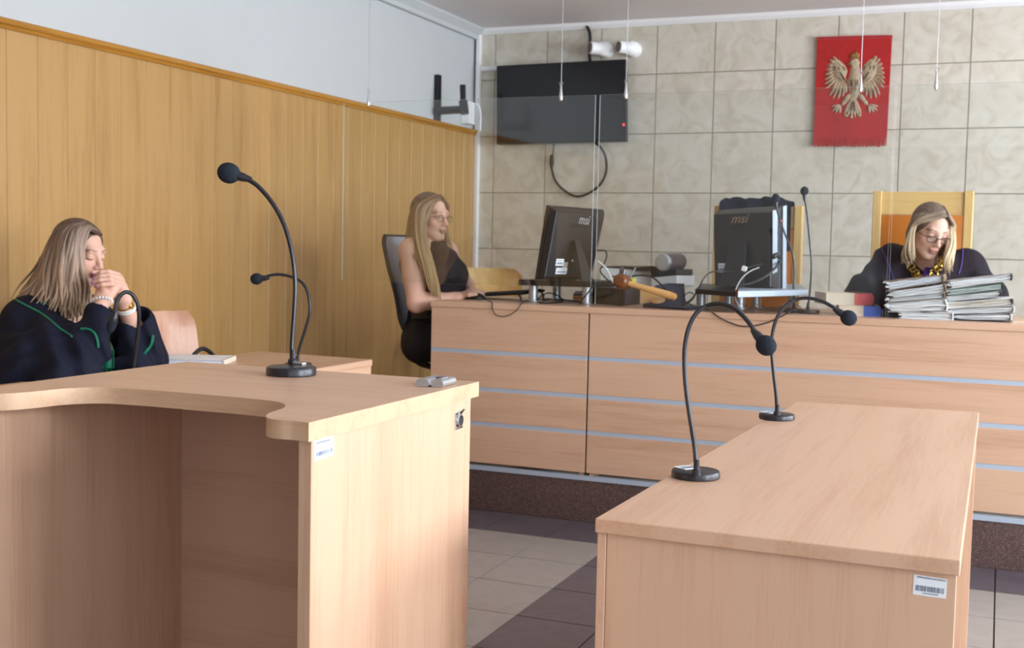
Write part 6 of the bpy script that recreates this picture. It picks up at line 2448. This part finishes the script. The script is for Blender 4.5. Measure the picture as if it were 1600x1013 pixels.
guides = [
    [HK.w(-.02, .05, .10), HK.w(-.070, .045, .055), HK.w(-.080, .03, .0), HK.w(-.080, .03, -.06), (-2.5444, 5.3131, 1.2093), (-2.5354, 5.3032, 1.1712)],
    [HK.w(-.01, .04, .11), HK.w(-.078, .02, .05), HK.w(-.086, .01, .0), HK.w(-.084, .02, -.06), (-2.5609, 5.3177, 1.2185), (-2.5577, 5.3053, 1.1771)],
    None,
    [HK.w(.002, .062, .100), HK.w(.056, .060, .060), (-2.5613, 5.0746, 1.3084), (-2.5456, 5.0532, 1.2226), (-2.4959, 5.0329, 1.1079), (-2.4503, 5.0206, 0.9759)],
    [HK.w(.004, .06, .10), (-2.5739, 5.0760, 1.4001), (-2.5803, 5.0574, 1.3291), (-2.5656, 5.0453, 1.2283), (-2.5063, 5.0065, 1.1019), (-2.4608, 4.9942, 0.9703)],
    [HK.w(.004, .03, .113), (-2.5983, 5.0767, 1.3999), (-2.6015, 5.0588, 1.3197), (-2.5794, 5.0391, 1.2219), (-2.5318, 5.0089, 1.1315), (-2.4844, 4.9928, 1.0119)],
    [HK.w(.003, .0, .116), (-2.6335, 5.1051, 1.3946), (-2.6414, 5.0961, 1.3140), (-2.6329, 5.0825, 1.2275), (-2.6145, 5.0549, 1.1907), (-2.5832, 5.0219, 1.1546)],
    [HK.w(.0, -.03, .112), (-2.6694, 5.1546, 1.3838), (-2.6805, 5.1446, 1.3085), (-2.6858, 5.1369, 1.2334), (-2.6811, 5.1027, 1.1834), (-2.6909, 5.0833, 1.1210)],
    [HK.w(.0, -.05, .10), (-2.7049, 5.2035, 1.3632), (-2.7198, 5.2138, 1.2907), (-2.7284, 5.2051, 1.2208), (-2.7355, 5.1868, 1.1572), (-2.7361, 5.1700, 1.0783)],
    [HK.w(-.03, -.04, .10), (-2.6886, 5.2755, 1.3657), (-2.7001, 5.2867, 1.2861), (-2.7024, 5.2799, 1.2060), (-2.7107, 5.2707, 1.1257), (-2.7124, 5.2631, 1.0297)],
    [HK.w(-.05, .02, .09), (-2.6237, 5.3025, 1.3671), (-2.6231, 5.3187, 1.2878), (-2.6146, 5.3181, 1.2303), (-2.6038, 5.2976, 1.1857), (-2.5932, 5.2776, 1.1477)],
]
hair_mesh('hair', root, HK, guides, 280, hc, .0075, 9, .0055,
          [((0, -.02, .034), (.080, .096, .088)), ((0, -.045, -.04), (.074, .065, .10))],
          [((0, .084, -.003), (.062, .06, .091)), ((0, .06, -.09), (.07, .07, .06))], .3, .002)

# ------------------------------------------------------------------ the judge
root = thing('person', 'woman in a dark robe with a gold chain, reading behind the paper stacks', 'person', (-.33, 5.72, .2))
HJ = Head((-0.2981, 5.4816, 1.3236), TC * .86 + RT * .12 + V(0, 0, -.36), V(.13, 0, 1).normalized(), 1.0)
nbj = V((-0.3121, 5.6159, 1.1595))
hipj = V(-.36, 5.80, .76)
shL, shR = V((-0.4616, 5.6200, 1.1730)), V((-0.1534, 5.7248, 1.1568))
elL, elR = V((-0.5532, 5.4198, 1.0303)), V((-0.0606, 5.6455, 1.0292))
wrL, wrR = V((-0.3767, 5.2412, 0.9987)), V((-0.1571, 5.3646, 0.9969))
wrL.z = wrR.z = .995
F = Field((-.98, 4.98, .68), (.32, 5.98, 1.50), .0042)
HJ.build(F, .0018)
F.cap(HJ.w(0, -.02, -.05), nbj, .048, .056, .03)
F.cap(nbj + V(0, .03, -.11), hipj, .10, .13, .08, flat=(V(0, 1, 0), .9))
F.cap(shL, shR, .055, .055, .05)
for sh, el, wr, sg in ((shL, elL, wrL, 1), (shR, elR, wrR, -1)):
    F.cap(sh, el, .048, .042, .03)
    F.cap(el, wr, .040, .026, .02)
hand(F, wrL, wrL + V(.09, -.015, .0), (0, 0, 1), [(.2, .35)] * 4, .0088, 1, .07, (-1, wrL + V(.06, -.045, -.004), wrL + V(.09, -.05, -.006)))
hand(F, wrR, wrR + V(-.09, -.015, .0), (0, 0, 1), [(.2, .35)] * 4, .0088, 1, .07, (1, wrR + V(-.06, -.045, -.004), wrR + V(-.09, -.05, -.006)))
P_, Q_ = F.mesh()
C_ = HJ.colors(P_, srgb(220, 178, 160)[:3], srgb(190, 118, 112)[:3], srgb(110, 82, 70)[:3], True)
np_mesh('body', P_, Q_, 'skin', root, C_)
G = Field((-1.02, 4.98, .66), (.36, 6.0, 1.32), .0065)
G.cap(nbj + V(0, .03, -.12), hipj, .14, .19, .08)
G.cap(shL, shR, .070, .070, .06)
G.ell(lerp(shL, shR, .5) + V(0, -.01, -.11), (.19, .12, .13), None, .06)
G.cap(nbj + V(-.03, .03, -.01), shL, .052, .070, .05); G.cap(nbj + V(.03, .03, -.01), shR, .052, .070, .05)
for sh, el, wr in ((shL, elL, wrL), (shR, elR, wrR)):
    G.cap(sh, el, .076, .088, .05)
    G.cap(el, lerp(el, wr, .75), .082, .075, .04)
    G.cap(el + V(0, 0, -.02), lerp(el, wr, .5) + V(0, 0, -.03), .07, .07, .04)
G.ripple(G.lo, G.lo + G.n * G.h, lambda X, Y, Z: .0045 * np.sin(X * 62 + Y * 30 + 2.0 * np.sin(Z * 16)) * np.clip((1.17 - Z) / .1, .1, 1)
         + .003 * np.sin(Z * 50 + X * 60 + 2 * np.sin(X * 23)))
GB = Field(G.lo, G.lo + (G.n - 1) * G.h, G.h); GB.F = G.F.copy()
G.cap(nbj + V(.0, -.02, .15), nbj + V(.005, -.02, -.005), .09, .046, .01, True)
G.cap(nbj + V(.0, -.09, .03), nbj + V(.01, -.13, -.07), .045, .022, .012, True)
for el, wr in ((elL, wrL), (elR, wrR)):
    ax = (wr - el).normalized()
    G.cap(lerp(el, wr, .6), wr + ax * .08, .036, .075, .006, True)
P_, Q_ = G.mesh()
np_mesh('robe', P_, Q_, 'robe_black', root)
trim_tube('robe_piping', G, [(-0.5008, 5.5000, 1.2385), (-0.4843, 5.4829, 1.2075), (-0.4679, 5.4656, 1.1738), (-0.4515, 5.4482, 1.1405), (-0.4379, 5.4298, 1.1073)], .0036, 'violet_silk', root, (-.058, .998, -.02))
trim_tube('robe_piping', G, [(-0.1630, 5.6405, 1.2460), (-0.1633, 5.6159, 1.2089), (-0.1662, 5.5902, 1.1692), (-0.1745, 5.5626, 1.1353)], .0036, 'violet_silk', root, (-.058, .998, -.02))
m = MB()
jp = GB.drop(spline([(-0.2941, 5.4726, 1.1753), (-0.2950, 5.4595, 1.1502), (-0.2963, 5.4570, 1.1222), (-0.2968, 5.4435, 1.0889)], 5), (-.058, .998, -.02), .004)
rows = []
for k, p in enumerate(jp):
    wdt = .012 + .026 * k / len(jp)
    rows.append([p + RT * (wdt * s) + TC * (.008 + .005 * math.cos(s * 8)) for s in (-1, -.6, -.2, .2, .6, 1)])
m.grid(rows, 0, TC * -.004)
m.build('jabot', 'violet_silk', root)
# gold chain of office: flat rings linked one after another
cp = [(-0.3888, 5.4784, 1.1983), (-0.3785, 5.4594, 1.1761), (-0.3576, 5.4442, 1.1459), (-0.3316, 5.4311, 1.1160), (-0.3091, 5.4276, 1.0889)]
cq = [(-0.2397, 5.5195, 1.2129), (-0.2482, 5.5029, 1.1819), (-0.2641, 5.4726, 1.1537), (-0.2830, 5.4519, 1.1255), (-0.3041, 5.4298, 1.0918)]
m = MB()
for pts in (cp, cq):
    S_ = GB.drop(spline(pts, 10), (-.058, .998, -.02), .006)
    acc = 0
    last = S_[0]
    kk = 0
    for i in range(1, len(S_) - 1):
        acc += (S_[i] - last).length
        last = S_[i]
        if acc < .0165:
            continue
        acc = 0
        kk += 1
        t = (S_[i + 1] - S_[i - 1]).normalized()
        sd_ = t.cross(TC).normalized()
        nn = sd_.cross(t)
        tilt = .55 if kk % 2 else -.25
        u1 = t; u2 = sd_ * math.cos(tilt) + nn * math.sin(tilt)
        m.tube([S_[i] + u1 * (.0115 * math.cos(a)) + u2 * (.0165 * math.sin(a)) + TC * .004 for a in [2 * math.pi * k / 14 for k in range(14)]], .0042, 6, closed=True)
o = m.build('chain_of_office', 'gold', root)
o['kind'] = 'stuff'
spectacles(HJ, 'spectacles', root, .0019, .024, .0145, -.008, 'dark framed glasses')
hc = [srgb(118, 100, 88)[:3], srgb(184, 162, 134)[:3], srgb(204, 184, 154)[:3]]
guides = [
    [HJ.w(-.02, .062, .096), HJ.w(-.067, .058, .058), (-0.2105, 5.4533, 1.3298), (-0.2073, 5.4393, 1.2689), (-0.2217, 5.4175, 1.1996), (-0.2228, 5.4350, 1.1469)],
    [HJ.w(-.02, .035, .108), HJ.w(-.078, .03, .05), (-0.2108, 5.4741, 1.3192), (-0.2050, 5.4610, 1.2553), (-0.2128, 5.4538, 1.1997), (-0.2085, 5.4732, 1.1440)],
    [HJ.w(-.02, .0, .116), HJ.w(-.088, .0, .05), (-0.2115, 5.5607, 1.3208), (-0.2086, 5.5572, 1.2559), (-0.2117, 5.5525, 1.2079), (-0.2177, 5.5471, 1.1682)],
    [HJ.w(-.01, -.05, .105), HJ.w(-.05, -.10, .04), (-0.2541, 5.6293, 1.3129), (-0.2472, 5.6497, 1.2559), (-0.2452, 5.6474, 1.2128), (-0.2437, 5.6455, 1.1783)],
    [HJ.w(.0, -.06, .10), HJ.w(.04, -.10, .04), (-0.3495, 5.5896, 1.3107), (-0.3642, 5.6011, 1.2533), (-0.3676, 5.5965, 1.2100), (-0.3713, 5.5925, 1.1754)],
    [HJ.w(-.01, .0, .116), HJ.w(.085, .0, .05), (-0.3761, 5.4927, 1.3228), (-0.3918, 5.4820, 1.2660), (-0.4027, 5.4740, 1.2178), (-0.4011, 5.4721, 1.1811)],
    [HJ.w(-.015, .03, .11), HJ.w(.080, .03, .055), (-0.3631, 5.4120, 1.3325), (-0.3751, 5.3917, 1.2709), (-0.3864, 5.3942, 1.2208), (-0.3750, 5.4068, 1.1793)],
    [HJ.w(-.015, .066, .094), HJ.w(.066, .062, .058), (-0.3545, 5.3946, 1.3432), (-0.3664, 5.3744, 1.2820), (-0.3634, 5.3610, 1.2295), (-0.3558, 5.3935, 1.1854)],
]
hair_mesh('hair', root, HJ, guides, 240, hc, .0075, 12, .006,
          [((0, -.02, .034), (.079, .094, .086)), ((0, -.045, -.035), (.074, .064, .085))],
          [((0, .086, .0), (.064, .062, .090)), ((0, .06, -.09), (.072, .07, .06))], .3, .003)
